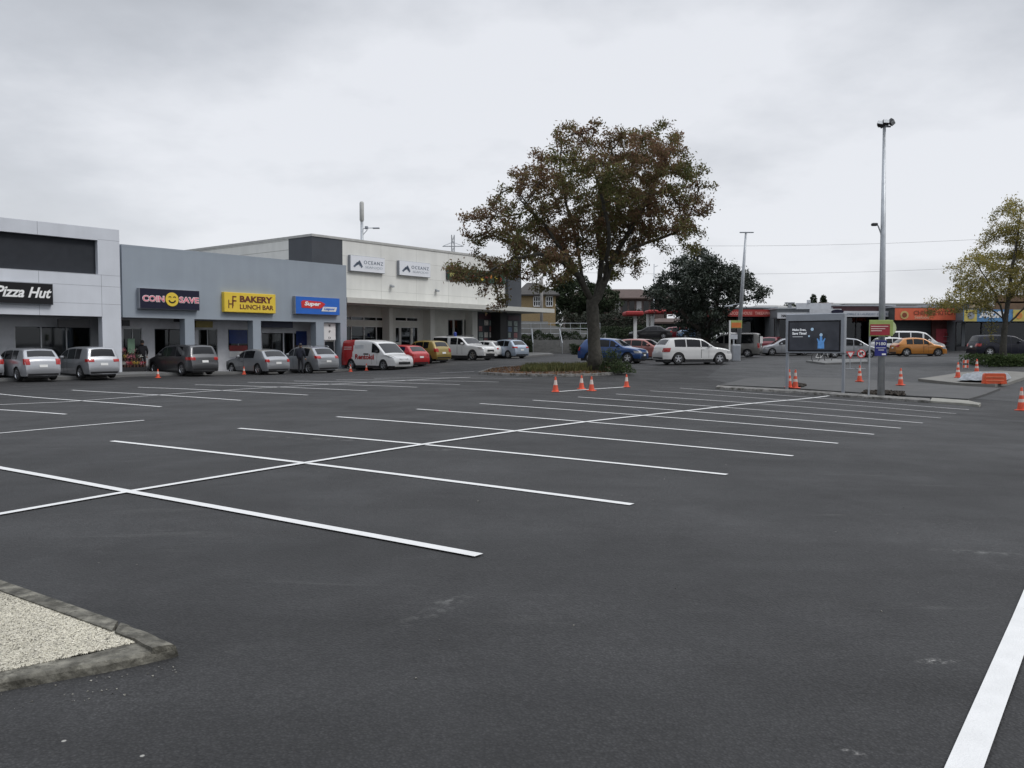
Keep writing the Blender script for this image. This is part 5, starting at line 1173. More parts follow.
simple_tree('dark tree crown behind the long brown roofed house', 665, 150, [(660, 300, 18, 16), (690, 305, 20, 14)], 5000, .4, HEDG, .35, TZ)
simple_tree('dark distant trees above the white shop signs', 800, 190, [(790, 312, 18, 8), (815, 311, 16, 7)], 3500, .35, HEDG, .3)
for px_, nm in ((813.5, 'small dark conifer beyond the white shop signs, the pointed one'), (823.5, 'small round topped conifer beyond the white shop signs')):
    simple_tree(nm, px_, 200, [(px_, 300, 3.2, 6 if px_ < 820 else 5), (px_, 305, 4.6, 5)], 900, .32, HEDG, .2)
# brick house
BRICK = bpy.data.materials.new('tan_brick'); BRICK.use_nodes = True
_nt = BRICK.node_tree; _b = _nt.nodes.new('ShaderNodeTexBrick'); _t = _nt.nodes.new('ShaderNodeTexCoord'); _mp = _nt.nodes.new('ShaderNodeMapping'); _mp.inputs['Rotation'].default_value = (pi / 2, 0, 0)
_b.inputs['Color1'].default_value = (.30, .21, .09, 1); _b.inputs['Color2'].default_value = (.24, .165, .075, 1); _b.inputs['Mortar'].default_value = (.3, .27, .2, 1); _b.inputs['Scale'].default_value = 4; _b.inputs['Mortar Size'].default_value = .02
_nt.links.new(_t.outputs['Object'], _mp.inputs[0]); _nt.links.new(_mp.outputs[0], _b.inputs['Vector']); _nt.links.new(_b.outputs['Color'], _nt.nodes['Principled BSDF'].inputs['Base Color']); _nt.nodes['Principled BSDF'].inputs['Roughness'].default_value = .85
TILE = mat('dark_roof_tile', (.045, .042, .040), .8, var=.2, scale=2, bump=.5); TILE2 = mat('brown_roof_tile', (.075, .05, .042), .8, var=.2, scale=2, bump=.5)
HY = 100; h0 = XY(519, HY)[0]; h1 = XY(555.5, HY)[0]
hs = empty('brick_house', ((h0 + h1) / 2, HY, TZ), 0, 'tan brick house with a dark hipped roof and white windows', 'house'); hw = (h1 - h0) / 2
zE = at(540, 294.5, HY).z - TZ; zR = at(530, 282.5, HY + 3).z - TZ
MB().box(-hw, 0, -.5, hw, 7, zE).build('wall', BRICK, hs)
e_ = .5
MB().add([(-hw - e_, -e_, zE), (hw + e_, -e_, zE), (hw + e_, 7 + e_, zE), (-hw - e_, 7 + e_, zE), (-hw * .55, 3.5, zR), (hw * .05, 3.5, zR), (-hw - e_, -e_, zE - .15), (hw + e_, -e_, zE - .15), (hw + e_, 7 + e_, zE - .15), (-hw - e_, 7 + e_, zE - .15)],
         [(0, 1, 5, 4), (1, 2, 5), (2, 3, 4, 5), (3, 0, 4), (0, 6, 7, 1), (1, 7, 8, 2), (2, 8, 9, 3), (3, 9, 6, 0), (6, 9, 8, 7)]).build('roof', TILE, hs)
for (a, b) in ((533.5, 540), (546, 552.5)):
    x0, x1 = XY(a, HY)[0] - hs.location.x, XY(b, HY)[0] - hs.location.x; z1_, z0_ = at(a, 296.8, HY).z - TZ, at(a, 305.8, HY).z - TZ
    wn = MB().box(x0, -.04, z0_, x1, .04, z1_).build('window', CARGLASS, hs); mb = MB()
    for k in range(4): xx = x0 + (x1 - x0) * k / 3; mb.box(xx - .045, -.08, z0_, xx + .045, -.041, z1_)
    mb.box(x0, -.085, z0_ - .1, x1, -.041, z0_ + .02).box(x0, -.085, z1_ - .05, x1, -.041, z1_ + .06).box(x0, -.085, (z0_ + z1_) / 2 - .04, x1, -.041, (z0_ + z1_) / 2 + .04).build('sash', WHITE, wn)
# long two storey house with brown roof
HY = 128; h0 = XY(566, HY)[0]; h1 = XY(664, HY)[0]
hs = empty('long_house', ((h0 + h1) / 2, HY, TZ), 0, 'long two storey house with brown tiled roof and balcony behind the red canopies', 'house'); hw = (h1 - h0) / 2
zE = at(620, 298, HY).z - TZ; zR = at(620, 287.5, HY).z - TZ
MB().box(-hw, 0, -.5, hw, 8, zE).build('wall', mat('house_wall_dark', (.13, .10, .09), .8, var=.1), hs)
MB().add([(-hw - .6, -.8, zE), (hw + .6, -.8, zE), (hw + .6, 8.8, zE), (-hw - .6, 8.8, zE), (-hw + 3, 4, zR), (hw - 3, 4, zR), (-hw - .6, -.8, zE - .2), (hw + .6, -.8, zE - .2)], [(0, 1, 5, 4), (1, 2, 5), (2, 3, 4, 5), (3, 0, 4), (0, 6, 7, 1)]).build('roof', TILE2, hs)
mb = MB(); mbg = MB()
for k in range(12):
    xx = -hw + 1 + k * (2 * hw - 2) / 12; (mb if k % 3 else mbg).box(xx, -.05, zE - 2.3, xx + .75, -.003, zE - .5)
    if k % 3 == 0: pass
mbg.build('curtain', mat('curtain_pale', (.5, .5, .5), .7), hs); mb.build('window', CARGLASS, hs)
MB().box(-hw, -1.2, zE - 3.4, hw, -.003, zE - 3.2).build('balcony_floor', TILE2, hs)
mb = MB(); mb.box(-hw, -1.2, zE - 2.35, hw, -1.12, zE - 2.25)
for k in range(60): xx = -hw + 2 * hw * k / 59; mb.box(xx - .03, -1.18, zE - 3.2, xx + .03, -1.14, zE - 2.35)
mb.build('balustrade_slat', TILE2, hs)
# two red canopies with white posts
CRED = mat('canopy_red', (.30, .02, .02), .6)
for (pa, pb, pp, Yc, lb) in ((624, 641.5, 635, 88, 'red canopy head on a white post, the one beside the tree trunk'), (646, 675, 652, 94, 'longer red canopy head on white posts behind the black car')):
    x0, x1 = XY(pa, Yc)[0], XY(pb, Yc)[0]; xp_ = XY(pp, Yc)[0]; t_ = empty('red_canopy', (xp_, Yc, TZ), 0, lb, 'canopy', 'red canopies of the upper car park')
    za, zb_ = at(pa, 316 if Yc == 88 else 314, Yc).z - TZ, at(pa, 311.5 if Yc == 88 else 310.3, Yc).z - TZ
    MB().box(x0 - xp_, -1.4, za, x1 - xp_, 1.6, zb_, .12).build('canopy_roof', CRED, t_); MB().box(-.16, -.16, -.1, .16, .16, za).build('post', WHITE, t_)
    if Yc == 94: MB().box(-.5, .6, -.1, -.2, .9, za).build('post', WHITE, t_)
def farcar(kind, nm, lb, Ld, Wd, Hd, col, px, Y, hd, z): car(kind, nm, lb, 'car', Ld, Wd, Hd, col, (XY(px, Y)[0], Y, z), hd, W5, group='cars on the upper car park')
farcar('sedan', 'parked_car', 'black sedan on the upper car park behind the white canopy posts', 4.6, 1.76, 1.42, BLKP, 650, 90, radians(172), TZ + .002)
farcar('mpv', 'parked_car', 'dark red wagon half hidden behind the black sedan', 4.4, 1.74, 1.48, DRD, 672, 98, radians(178), TZ + .002)
farcar('suv', 'parked_car', 'sky blue small wagon on the upper car park beside the evergreen', 4.1, 1.7, 1.66, SKY, 696, 92, radians(178), TZ + .002)

# ------------------------------------------------------------------ far shops on the right
def shop(name, label, px0, px1, Y, top_py, fas_t, fas_b, fasm, wallm, depth=9, awn=1.6, dark=True, slope=0.0, extra=None):
    b = on((px0 + px1) / 2, Y); z0 = b.z; x0, x1 = XY(px0, Y)[0] - b.x, XY(px1, Y)[0] - b.x
    root = empty(name, (b.x, Y, z0), 0, label, 'shop'); z = lambda py: at((px0 + px1) / 2, py, Y).z - z0; za = lambda py: at((px0 + px1) / 2, py, Y - awn).z - z0
    zt_ = z(top_py); zf = za(fas_b); zg = za(fas_t)
    MB().box(x0, .25, zf, x1, depth, zt_).box(x0, .25, -.8, x0 + .3, depth, zf).box(x1 - .3, .25, -.8, x1, depth, zf).box(x0, 4, -.8, x1, 4.2, zf).build('wall', wallm, root)
    MB().box(x0 - .1, .2, zt_, x1 + .1, depth + .2, zt_ + .15).build('roof', GALV, root)
    x0, x1 = XY(px0, Y - awn)[0] - b.x, XY(px1, Y - awn)[0] - b.x
    MB().box(x0, -awn, zf, x1, -awn + .08, zg).build('fascia', fasm, root); MB().box(x0, -awn + .081, zf + .02, x1, .249, zf + .12).build('awning', DGREY, root)
    n = max(2, int((x1 - x0) / 2.4))
    MB().box(x0 + .31, .3, .45, x1 - .31, .32, zf - .003).build('window', SHOPG, root)
    mb = MB()
    for k in range(n + 1): xx = x0 + .33 + (x1 - x0 - .66) * k / n; mb.box(xx - .04, .22, .0, xx + .04, .34, zf)
    mb.box(x0 + .3, .22, 0, x1 - .3, .36, .45).build('window_frame', DALU, root)
    shelf_goods(x0 + .5, x1 - .5, 2.5, 0, root, int((x1 - x0) * 2), [(.15, .05, .04), (.05, .07, .15), (.2, .17, .08), (.07, .12, .07), (.2, .2, .2), (.18, .11, .05)])
    MB().box(x0, -2.2, -.8, x1, 4, .03).build('step_slab', PAVE, root)
    return root, x0, x1, zf, zg, z, -awn
DW_ = mat('dark_shop_wall', (.05, .055, .055), .8, var=.15); REDF = mat('fascia_red', (.34, .03, .025), .5, var=.1); ORF = mat('fascia_orange', (.66, .13, .06), .55, var=.06); WHF = mat('fascia_white', (.55, .57, .6), .5, var=.08)
GW = mat('grey_shop_wall', (.13, .14, .15), .8, var=.1)
r_, x0, x1, zf, zg, z, ya = shop('red_fascia_shop', 'dark fronted shop with a long red fascia and pale lettering behind the grey van', 706, 777, 86, 308, 309.5, 316.5, REDF, DW_)
text('lettering', 'NOODLE HOUSE   TAKEAWAY', .5, mat('pale_red_letter', (.7, .35, .3), .5), r_, x0 + 2.2, ya - .01, zf + .17, width=(x1 - x0) * .62, height=(zg - zf) * .45, thick=.02, bold=.01)
r_, x0, x1, zf, zg, z, ya = shop('workwear_shop', 'grey shop with stacked white sign panels above the digital billboard', 777, 832, 82, 309, 312.5, 318.5, WHF, GW)
text('lettering', 'HAIR  PET  CARE', .5, BLK, r_, x0 + .4, ya - .01, zf + .14, width=(x1 - x0) * .42, height=(zg - zf) * .42, thick=.02, bold=.02)
X_ = lambda px, Y=82: XY(px, Y)[0] - r_.location.x
MB().box(X_(793), -.9, z(309.5), X_(827), -.7, z(303.5)).box(X_(803.5), -.95, z(303.4), X_(806.5), -.7, z(300.5)).build('roof_sign', WHF, r_)
MB().box(X_(803), -1.72, z(315.2), X_(834), -1.6 - .003, z(309.6)).build('roof_sign', WHF, r_)
MB().facepoly([(X_(830) + .6 * cos(k * pi / 10), z(312.4) + .22 * sin(k * pi / 10)) for k in range(20)], -1.75, -1.722).build('oval_mark', NAVY, r_)
r_, x0, x1, zf, zg, z, ya = shop('pale_fascia_shop', 'dark shop with a long pale grey fascia behind the tall light pole', 832, 895, 82, 306, 311, 316.7, WHF, mat('maroon_wall', (.07, .03, .035), .8))
text('lettering', 'MOBILE & LAUNDRY CENTRE', .5, mat('grey_letter', (.25, .3, .36), .5), r_, x0 + 1.2, ya - .01, zf + .16, width=(x1 - x0) * .7, height=(zg - zf) * .35, thick=.02)
r_, x0, x1, zf, zg, z, ya = shop('orange_fascia_shop', 'shuttered shop under a deep orange fascia with dark lettering', 894.5, 962.5, 79, 307.5, 308.2, 320, ORF, DW_)
MB().box(x0 + .3, -.05, 0.05, x1 - 2.2, .2, zf).build('roller_shutter', mat('shutter_charcoal', (.035, .04, .045), .5, .3, var=.1), r_)
mb = MB()
for k in range(16): mb.box(x0 + .3, -.07, .1 + k * (zf - .2) / 16, x1 - 2.2, -.052, .13 + k * (zf - .2) / 16)
mb.build('shutter_rib', mat('shutter_rib_grey', (.055, .06, .065), .5), r_)
MB().box(x1 - 2.1, -.05, 0, x1, .19, zf).build('brick_pier', mat('dull_red_brick', (.13, .05, .045), .8, var=.25), r_)
MB().box(x1 - 1.7, -.12, .7, x1 - .5, -.053, 2.1).build('poster', mat('poster_pink', (.45, .07, .09), .5), r_)
BRL = mat('brown_letter', (.22, .05, .02), .5)
text('lettering', 'CHINESE KITCHEN', .5, BRL, r_, x0 + 1.7, ya - .012, zf + (zg - zf) * .42, width=(x1 - x0) * .72, height=(zg - zf) * .38, thick=.02, bold=.01)
text('lettering', 'Seafood', .3, mat('cream_letter', (.7, .5, .35), .5), r_, x0 + 1.8, ya - .012, zf + .12, width=1.3, height=.28, thick=.02)
disc('round_emblem', x0 + .85, zf + (zg - zf) * .42, .38, ya - .012, mat('emblem_gold', (.55, .4, .15), .5), r_); disc('round_emblem', x0 + .85, zf + (zg - zf) * .42, .22, ya - .034, BRL, r_)
YB = mat('fascia_yellow', (.55, .45, .12), .5); SB = mat('fascia_sky_blue', (.09, .23, .43), .5, var=.15)
r_, x0, x1, zf, zg, z, ya = shop('blue_sign_shop', 'corner shop with a blue and yellow pictured fascia behind the yellowing tree', 963, 1075, 76, 303, 309.5, 321.5, SB, GW)
z0_, z1_ = zf + .02, zg - .02; X_ = lambda px: XY(px, 74.4)[0] - r_.location.x
MB().box(X_(963.3), ya - .03, z0_, X_(976), ya - .003, z1_).build('picture_panel', YB, r_); MB().box(X_(1012), ya - .03, z0_, X_(1060), ya - .003, z1_).build('picture_panel', YB, r_)
disc('picture_spot', X_(970), (z0_ + z1_) / 2, .32, ya - .033, GREYST, r_); disc('picture_spot', X_(1018), (z0_ + z1_) / 2, .3, ya - .033, mat('spot_orange', (.6, .25, .06), .5), r_)
text('lettering', 'AXORO', .5, WLET, r_, X_(978), ya - .012, z0_ + .3, width=X_(1008) - X_(978), height=.6, thick=.02, bold=.05, shear=.2)
MB().box(X_(975), -.6, zg + .2, X_(1000), -.5, zg + .95).build('picture_panel', mat('upper_picture', (.32, .25, .16), .5, var=.5, scale=6), r_)
MB().box(X_(1004), .2, zf + .5, X_(1070), .24, zg + 1.4).build('upper_wall_panel', mat('brown_cladding', (.16, .10, .06), .8, var=.2), r_)
MB().box(X_(994), -.7, zg + .35, X_(999), -.62, zg + 1.35).build('picture_panel', WHITE, r_)
# roofs rising behind the shops
def backroof(label, pa, pb, Y, pe, ptop, m, name='far_building', wallm=DW_, ridge=.5):
    x0, x1 = XY(pa, Y)[0], XY(pb, Y)[0]; cx_ = (x0 + x1) / 2; r = empty(name, (cx_, Y, .3), 0, label, 'building'); hw = (x1 - x0) / 2
    ze = at(512, pe, Y).z - .3; zt_ = at(512, ptop, Y).z - .3
    MB().box(-hw, 0, -.5, hw, 12, ze).build('wall', wallm, r)
    MB().add([(-hw - .5, -.7, ze), (hw + .5, -.7, ze), (hw + .5, 12.7, ze), (-hw - .5, 12.7, ze), (-hw * ridge, 6, zt_), (hw * ridge, 6, zt_), (-hw - .5, -.7, ze - .25), (hw + .5, -.7, ze - .25)], [(0, 1, 5, 4), (1, 2, 5), (2, 3, 4, 5), (3, 0, 4), (0, 6, 7, 1)]).build('roof', m, r); return r
backroof('distant building with a shallow grey roof above the red fascia shop', 760, 800, 104, 308, 303, mat('pale_iron_roof', (.25, .25, .24), .6))
backroof('low dark backing building added behind the evergreen tree and red canopies', 640, 745, 116, 322, 317, TILE2)  # added backing, blocks the bright sky gap under the evergreen
backroof('distant house with dark brown pitched roof above the white sign panels', 822, 858, 112, 309, 300.5, TILE2, 'far_house')
backroof('long low building with pale roof edge behind the tall light pole', 846, 952, 108, 304, 300.8, mat('pale_iron_roof', (.25, .25, .24), .6), 'far_building', mat('maroon_wall', (.07, .03, .035), .8), .9)
ch_ = empty('roof_vent', (XY(789, 100)[0], 100, at(789, 310, 100).z), 0, 'metal roof vent with a wide cap above the red fascia shop', 'vent'); ch_.scale = (.55, .55, .8)
MB().box(-.35, -.35, -1, .35, .35, .9).build('shaft', GALV, ch_); MB().box(-.9, -.7, .95, .9, .7, 1.15, .03).build('cap', GALV, ch_)

# ------------------------------------------------------------------ right-hand kerbs, slab, shrub strip
kerb_run('kerb', [(716, 386.6), (745, 388.3), (790, 390.6), (840, 394.2), (880, 397), (930, 400.4)], [(718, 385.3), (745, 386.8), (790, 389), (840, 392.5), (880, 395.2), (930, 398.4)], .10, KERB2, seg=.5)
kerb_run('kerb', [(930.3, 400.4), (955, 402), (972, 403.6), (979, 405)], [(932, 397.6), (955, 399), (970, 400.5), (981, 403.3)], .09, mat('pale_kerb', (.24, .235, .205), .8, var=.15, bump=.3), seg=.5)
kp = px_poly([(719, 386.6), (745, 387.6), (790, 389.8), (840, 393.2), (880, 396), (932, 398.8), (968, 401), (985, 396), (1000, 390), (975, 388.4), (940, 386), (900, 383.5), (850, 380.5), (790, 378.4), (745, 380)])
structure(clip_poly_sheet('footpath', kp, mat('path_asphalt', (.068, .068, .067), .85, var=.14, scale=1.2, bump=.3), .085, 1.0, .15))
chips('soil', px_poly([(862, 396), (880, 397.2), (905, 398), (903, 394.6), (880, 393.2), (865, 393.6)]), 420, .03, .14, .12, mat('dark_soil', (.03, .024, .018), .95, var=.4))
chips('soil', px_poly([(790, 388.6), (803, 389.4), (806, 387), (796, 385.6)]), 220, .03, .12, .12, MATS['dark_soil'])
# patch of the same worn road beyond
rp_ = px_poly([(706, 378), (735, 385), (790, 389), (880, 394), (990, 400), (1100, 408), (1150, 380), (1100, 359), (900, 357), (760, 358), (728, 363)])
structure(clip_poly_sheet('road', rp_, ROAD, .006, 1.5))
slab = px_poly([(918, 381.5), (960, 386), (995, 387.2), (1008, 385.5), (1024, 380), (1030, 375), (1000, 373.2), (962, 374.5)])
structure(clip_poly_sheet('traffic_island', slab, mat('slab_concrete', (.17, .165, .15), .85, var=.12, scale=1.5, bump=.2), .14, 1.0, .2))
# plastic wrapped sheets lying on the slab
def quadpts(ps, dz): return [G(*p, dz=dz) for p in ps]
c4 = quadpts([(957, 382), (1004, 383.5), (1012, 377.5), (975, 375.2)], .14); cen = sum(c4, Vector()) / 4
pk = empty('wrapped_paving_pack', tuple(cen), 0, 'low pack of slabs under clear plastic lying on the traffic island', 'pack')
mb = MB(); n = 10; vs = []; fs = []
for i in range(n + 1):
    for j in range(n + 1):
        a, b = i / n, j / n; p = (c4[0] * (1 - a) + c4[1] * a) * (1 - b) + (c4[3] * (1 - a) + c4[2] * a) * b - cen
        e = min(a, 1 - a, b, 1 - b); vs.append((p.x, p.y, (.02 if e < .01 else .30 + .05 * sin(i * 2.3) * cos(j * 1.9)) + random.uniform(-.015, .015)))
for i in range(n):
    for j in range(n): q_ = i * (n + 1) + j; fs.append((q_, q_ + n + 1, q_ + n + 2, q_ + 1))
MB().add(vs, fs).build('plastic_sheet', mat('plastic_film', (.22, .24, .26), .35, var=.4, scale=6, bump=.5), pk)
# orange plastic barrier
bp_ = G(994, 383.6, .14); ba_s = .62; ba = empty('plastic_barrier', tuple(bp_), radians(-12), 'orange plastic road barrier lying at the end of the wrapped slabs', 'barrier'); ba.scale = (.68,) * 3; ORB = mat('barrier_orange', (.62, .10, .035), .5, var=.12, scale=8)
MB().facepoly([(-.75, 0), (.75, 0), (.68, .62), (.6, .7), (-.6, .7), (-.68, .62)], -.16, .16).build('shell', ORB, ba)
MB().box(-.55, -.19, .42, .55, -.161, .5).box(-.55, -.19, .18, .55, -.161, .26).build('rib', mat('barrier_light', (.7, .2, .1), .5), ba); MB().box(-.6, -.3, -.02, -.35, .3, .08).box(.35, -.3, -.02, .6, .3, .08).build('foot', ORB, ba)
shz = on(1005, 53); hedge('shrub_strip', 'low bushy green shrub strip at the foot of the yellowing tree', XY(977, 51)[0], XY(1075, 51)[0], 49.6, 53.2, terr(*XY(1005, 51)) - .02, terr(*XY(1005, 51)) + .55, 11000, .09, rnd_mat('strip_leaves', [(.05, .085, .025), (.08, .12, .04), (.035, .06, .02), (.11, .15, .05)], trans=.2), 'shrub')
# small kerb islands on the street with a barrier rail
is2 = px_poly([(806, 362.4), (825, 364.8), (868, 363.4), (866, 361), (830, 360.6)])
structure(clip_poly_sheet('traffic_island', is2, PAVE, .12, 1.5, .15))
bk = on(822, 56); t_ = empty('bicycle', (bk.x, bk.y, bk.z + 0), radians(20), 'small pale bicycle frame resting on the street below the digital billboard', 'bicycle')
for xx in (-.52, .52):
    wv = MB(); pts_ = [(xx + .33 * cos(a), 0, .34 + .33 * sin(a)) for a in np.linspace(0, 2 * pi, 21)]; wv.tube(pts_, .022, 5, caps=False)
    for k in range(6): a = k * pi / 6; wv.tube([(xx - .32 * cos(a), 0, .34 - .32 * sin(a)), (xx + .32 * cos(a), 0, .34 + .32 * sin(a))], .004, 3)
    wv.build('wheel', BLACK, t_)
MB().tube([(-.52, 0, .34), (-.1, 0, .32), (.36, 0, .82), (-.2, 0, .8), (-.1, 0, .32)], .02, 6).tube([(-.52, 0, .34), (-.2, 0, .8), (-.23, 0, .92)], .016, 6).tube([(.52, 0, .34), (.36, 0, .82), (.34, 0, .98)], .018, 6).build('frame', WHITE, t_)
MB().box(-.36, -.07, .92, -.1, .07, .97, .02).build('saddle', BLACK, t_); MB().tube([(.3, -.25, 1.0), (.36, -.1, 1.0), (.36, .1, 1.0), (.3, .25, 1.0)], .015, 6).build('handlebar', BLACK, t_)

# ------------------------------------------------------------------ traffic cones
CO = mat('cone_orange', (.66, .09, .04), .55, var=.22, scale=7); CW = mat('cone_white_band', (.62, .52, .47), .4, var=.04)
def make_cone(label, h, bands, loc, rz=0, group=None, tall=False):
    r0 = h * (.20 if not tall else .155); r1 = h * .035; root = empty('traffic_cone', tuple(loc), rz, label, 'cone', group)
    rad = lambda t: r0 + (r1 - r0) * t
    MB().lathe([(rad(0), .035), (rad(.95), h * .97), (rad(1), h), (0, h)], n=20).build('body', CO, root, smooth=False)
    b = h * (.25 if not tall else .20); MB().box(-b, -b, 0, b, b, .036, .012).build('base', CO, root)
    for (a, c) in bands: MB().lathe([(rad(a) + .004, h * a + .0), (rad(c) + .004, h * c)], n=20).build('reflective_band', CW, root)
    return root
c0_ = make_cone('small orange cone before the dark grey people mover', .46, [(.42, .72)], G(158, 378), 0, 'small cones beside the shop row')
for p, l in (((244, 374.5), 'small orange cone before the silver hatchback under the bakery sign'), ((350.5, 371.8), 'small orange cone at the rear wheel of the white van'), ((366.5, 370.6), 'small orange cone before the door of the white van')):
    dup(c0_, tuple(G(*p)), random.random(), l)
c1_ = make_cone('orange cone at the outer end of the short painted line', .52, [(.45, .78)], G(555.5, 392), 0, 'cones along the short line before the tree island')
for p, l in (((581.5, 389.3), 'second cone of the line before the tree island, standing just behind its neighbour'), ((591.5, 391), 'third cone of the line before the tree island, in front of its neighbour'), ((626.5, 387.2), 'orange cone alone near the tip of the tree island')):
    dup(c1_, tuple(G(*p)), random.random(), l)
c2_ = make_cone('tall two band cone hard against the billboard post', .78, [(.36, .5), (.66, .84)], G(789, 387.5, .1), 0, 'tall cones by the kerb works', True)
for p, l in (((795.2, 388.2), 'tall two band cone standing just beside the one at the billboard post'), ((859.5, 381.5), 'tall cone on the path between the billboard and the light pole'), ((900.5, 385.2), 'tall cone on the path just beyond the light pole'),
             ((957.8, 377.6), 'tall cone at the near corner of the wrapped slabs'), ((976.6, 373.2), 'tall cone beside the shrub strip'), ((1021, 410.5), 'tall cone at the dug up kerb by the picture edge')):
    dup(c2_, tuple(G(*p, dz=.1 if p[0] < 950 else (.14 if p[0] < 960 else 0))), random.random(), l)
bd = on(966, 49); t_ = empty('barrier_board', (bd.x, bd.y, bd.z), 0, 'small red and white striped barrier board between two cones', 'barrier'); t_.scale = (.6,) * 3
MB().box(-.28, -.02, .55, .28, .02, .85).box(-.28, -.02, .1, .28, .02, .35).build('board', CO, t_); MB().box(-.1, -.025, .551, .08, -.021, .849).box(-.1, -.025, .101, .08, -.021, .349).build('white_stripe', CW, t_); MB().tube([(-.3, 0, 0), (-.3, 0, .95)], .02, 6).tube([(.3, 0, 0), (.3, 0, .95)], .02, 6).build('leg', GALV, t_)

# ------------------------------------------------------------------ digital billboard
gl_ = G(787.5, 388, .1); gr_ = G(845.5, 392.5, .1); 
dv = (gr_ - gl_); dv.z = 0; wd = dv.length; ang = atan2(dv.y, dv.x); bb_ = empty('digital_billboard', tuple(gl_), ang, 'digital advertising screen in a grey steel frame on two thin posts', 'billboard')
def bh(px, py):      # picture point on the billboard plane -> (x, z)
    r = ray(px, py); A = np.array([[r[0], -cos(ang)], [r[1], -sin(ang)]]); t, s = np.linalg.solve(A, [gl_.x, gl_.y]); return float(s), CH + r[2] * t - gl_.z
xl, zt_ = bh(787, 314.5); xr, _ = bh(845.8, 315); _, zb_ = bh(816, 353.2); _, zs1 = bh(816, 320.6); _, zs0 = bh(816, 351.6); sx0, _ = bh(789.6, 330); sx1, _ = bh(842, 330)
FR = mat('billboard_frame', (.28, .30, .33), .4, .3, var=.06)
for xx in (xl + .05, xr - .05): MB().box(xx - .05, -.05, -.15, xx + .05, .05, zb_).build('post', FR, bb_)
MB().box(xl, -.12, zb_, xr, .12, zt_, .02).build('housing', FR, bb_)
SCR = bpy.data.materials.new('screen_display'); SCR.use_nodes = True; _nt = SCR.node_tree; _p = _nt.nodes['Principled BSDF']; _p.inputs['Roughness'].default_value = .15
_tc = _nt.nodes.new('ShaderNodeTexCoord'); _no = _nt.nodes.new('ShaderNodeTexNoise'); _no.inputs['Scale'].default_value = 1.6; _cr = _nt.nodes.new('ShaderNodeValToRGB'); _cr.color_ramp.elements[0].color = (.006, .009, .016, 1); _cr.color_ramp.elements[1].color = (.03, .033, .045, 1); _cr.color_ramp.elements[0].position = .35; _cr.color_ramp.elements[1].position = .75
_nt.links.new(_tc.outputs['Object'], _no.inputs[0]); _nt.links.new(_no.outputs['Fac'], _cr.inputs[0]); _nt.links.new(_cr.outputs[0], _p.inputs['Base Color']); _nt.links.new(_cr.outputs[0], _p.inputs['Emission Color']); _p.inputs['Emission Strength'].default_value = .25
MB().box(sx0, -.128, zs0, sx1, -.121, zs1).build('bezel', BLK, bb_)
sc_o = MB().box(sx0 + .06, -.134, zs0 + .06, sx1 - .06, -.129, zs1 - .06).build('screen', SCR, bb_); sw, sh = sx1 - sx0, zs1 - zs0
EW = mat('screen_white', (.55, .57, .6), .4, emit=.35); EB = mat('screen_blue', (.08, .22, .48), .4, emit=.25, var=.3, scale=9); EC = mat('screen_pale_blue', (.35, .5, .65), .4, emit=.2)
text('lettering', 'Make Even,', .2, EW, sc_o, sx0 + sw * .085, -.138, zs0 + sh * .66, width=sw * .27, height=sh * .085, thick=.004, bold=.008)
text('lettering', 'Save Time?', .2, EW, sc_o, sx0 + sw * .085, -.138, zs0 + sh * .55, width=sw * .28, height=sh * .085, thick=.004, bold=.008)
MB().box(sx0 + sw * .09, -.1385, zs0 + sh * .47, sx0 + sw * .29, -.1345, zs0 + sh * .495).build('text_line', mat('screen_grey', (.2, .21, .23), .4, emit=.6), sc_o)
fxc = sx0 + sw * .64; q = sh
MB().facepoly([(fxc - .11 * q, zs0 + .10 * q), (fxc + .11 * q, zs0 + .10 * q), (fxc + .10 * q, zs0 + .30 * q), (fxc + .15 * q, zs0 + .42 * q), (fxc + .11 * q, zs0 + .43 * q), (fxc + .05 * q, zs0 + .33 * q), (fxc + .035 * q, zs0 + .5 * q), (fxc, zs0 + .6 * q), (fxc - .035 * q, zs0 + .5 * q), (fxc - .05 * q, zs0 + .33 * q), (fxc - .11 * q, zs0 + .43 * q), (fxc - .14 * q, zs0 + .42 * q), (fxc - .10 * q, zs0 + .30 * q)], -.1385, -.1345).build('blue_figure', EB, sc_o)
disc('glow_spot', fxc, zs0 + .54 * q, .05 * q, -.139, EC, sc_o, .003); disc('glow_spot', sx0 + sw * .47, zs0 + .72 * q, .05 * q, -.135, EC, sc_o, .003); disc('glow_spot', sx0 + sw * .41, zs0 + .50 * q, .03 * q, -.135, EC, sc_o, .003)

# ------------------------------------------------------------------ tall floodlight pole with its signs
fp = G(881, 395.5, .1); FY = fp.y; hgt = at(882.5, 126, FY).z - fp.z
t_ = empty('floodlight_pole', tuple(fp), 0, 'very tall grey tapered pole with floodlights on top, standing by the kerb', 'light pole')
MB().tube([(0, 0, -.2), (-.04, 0, hgt * .45), (-.09, 0, hgt)], [.135, .108, .055], 16).build('pole', GALV, t_, smooth=True)
MB().tube([(-.33, 0, hgt - .02), (.15, 0, hgt - .02)], .035, 6).tube([(-.09, 0, hgt - .3), (-.09, 0, hgt + .05)], .06, 8).build('crossarm', GALV, t_)
for (x, y, a, b) in ((-.22, -.1, -.5, .3), (.0, .12, -.2, -.5), (.27, -.12, .7, .5), (-.05, -.2, -.4, .1)):
    fl = MB().box(-.12, -.09, -.09, .12, .08, .09, .02).build('floodlight', DKPL, t_); fl.location = (x * .8 - .09, y, hgt + .05 + .5 * abs(x + .2) * .3); fl.rotation_euler = (a, b, x * 3)
    gg = MB().box(-.10, -.098, -.07, .10, -.091, .07).build('lens', CLRL, fl)
za_ = at(880, 233, FY).z - fp.z
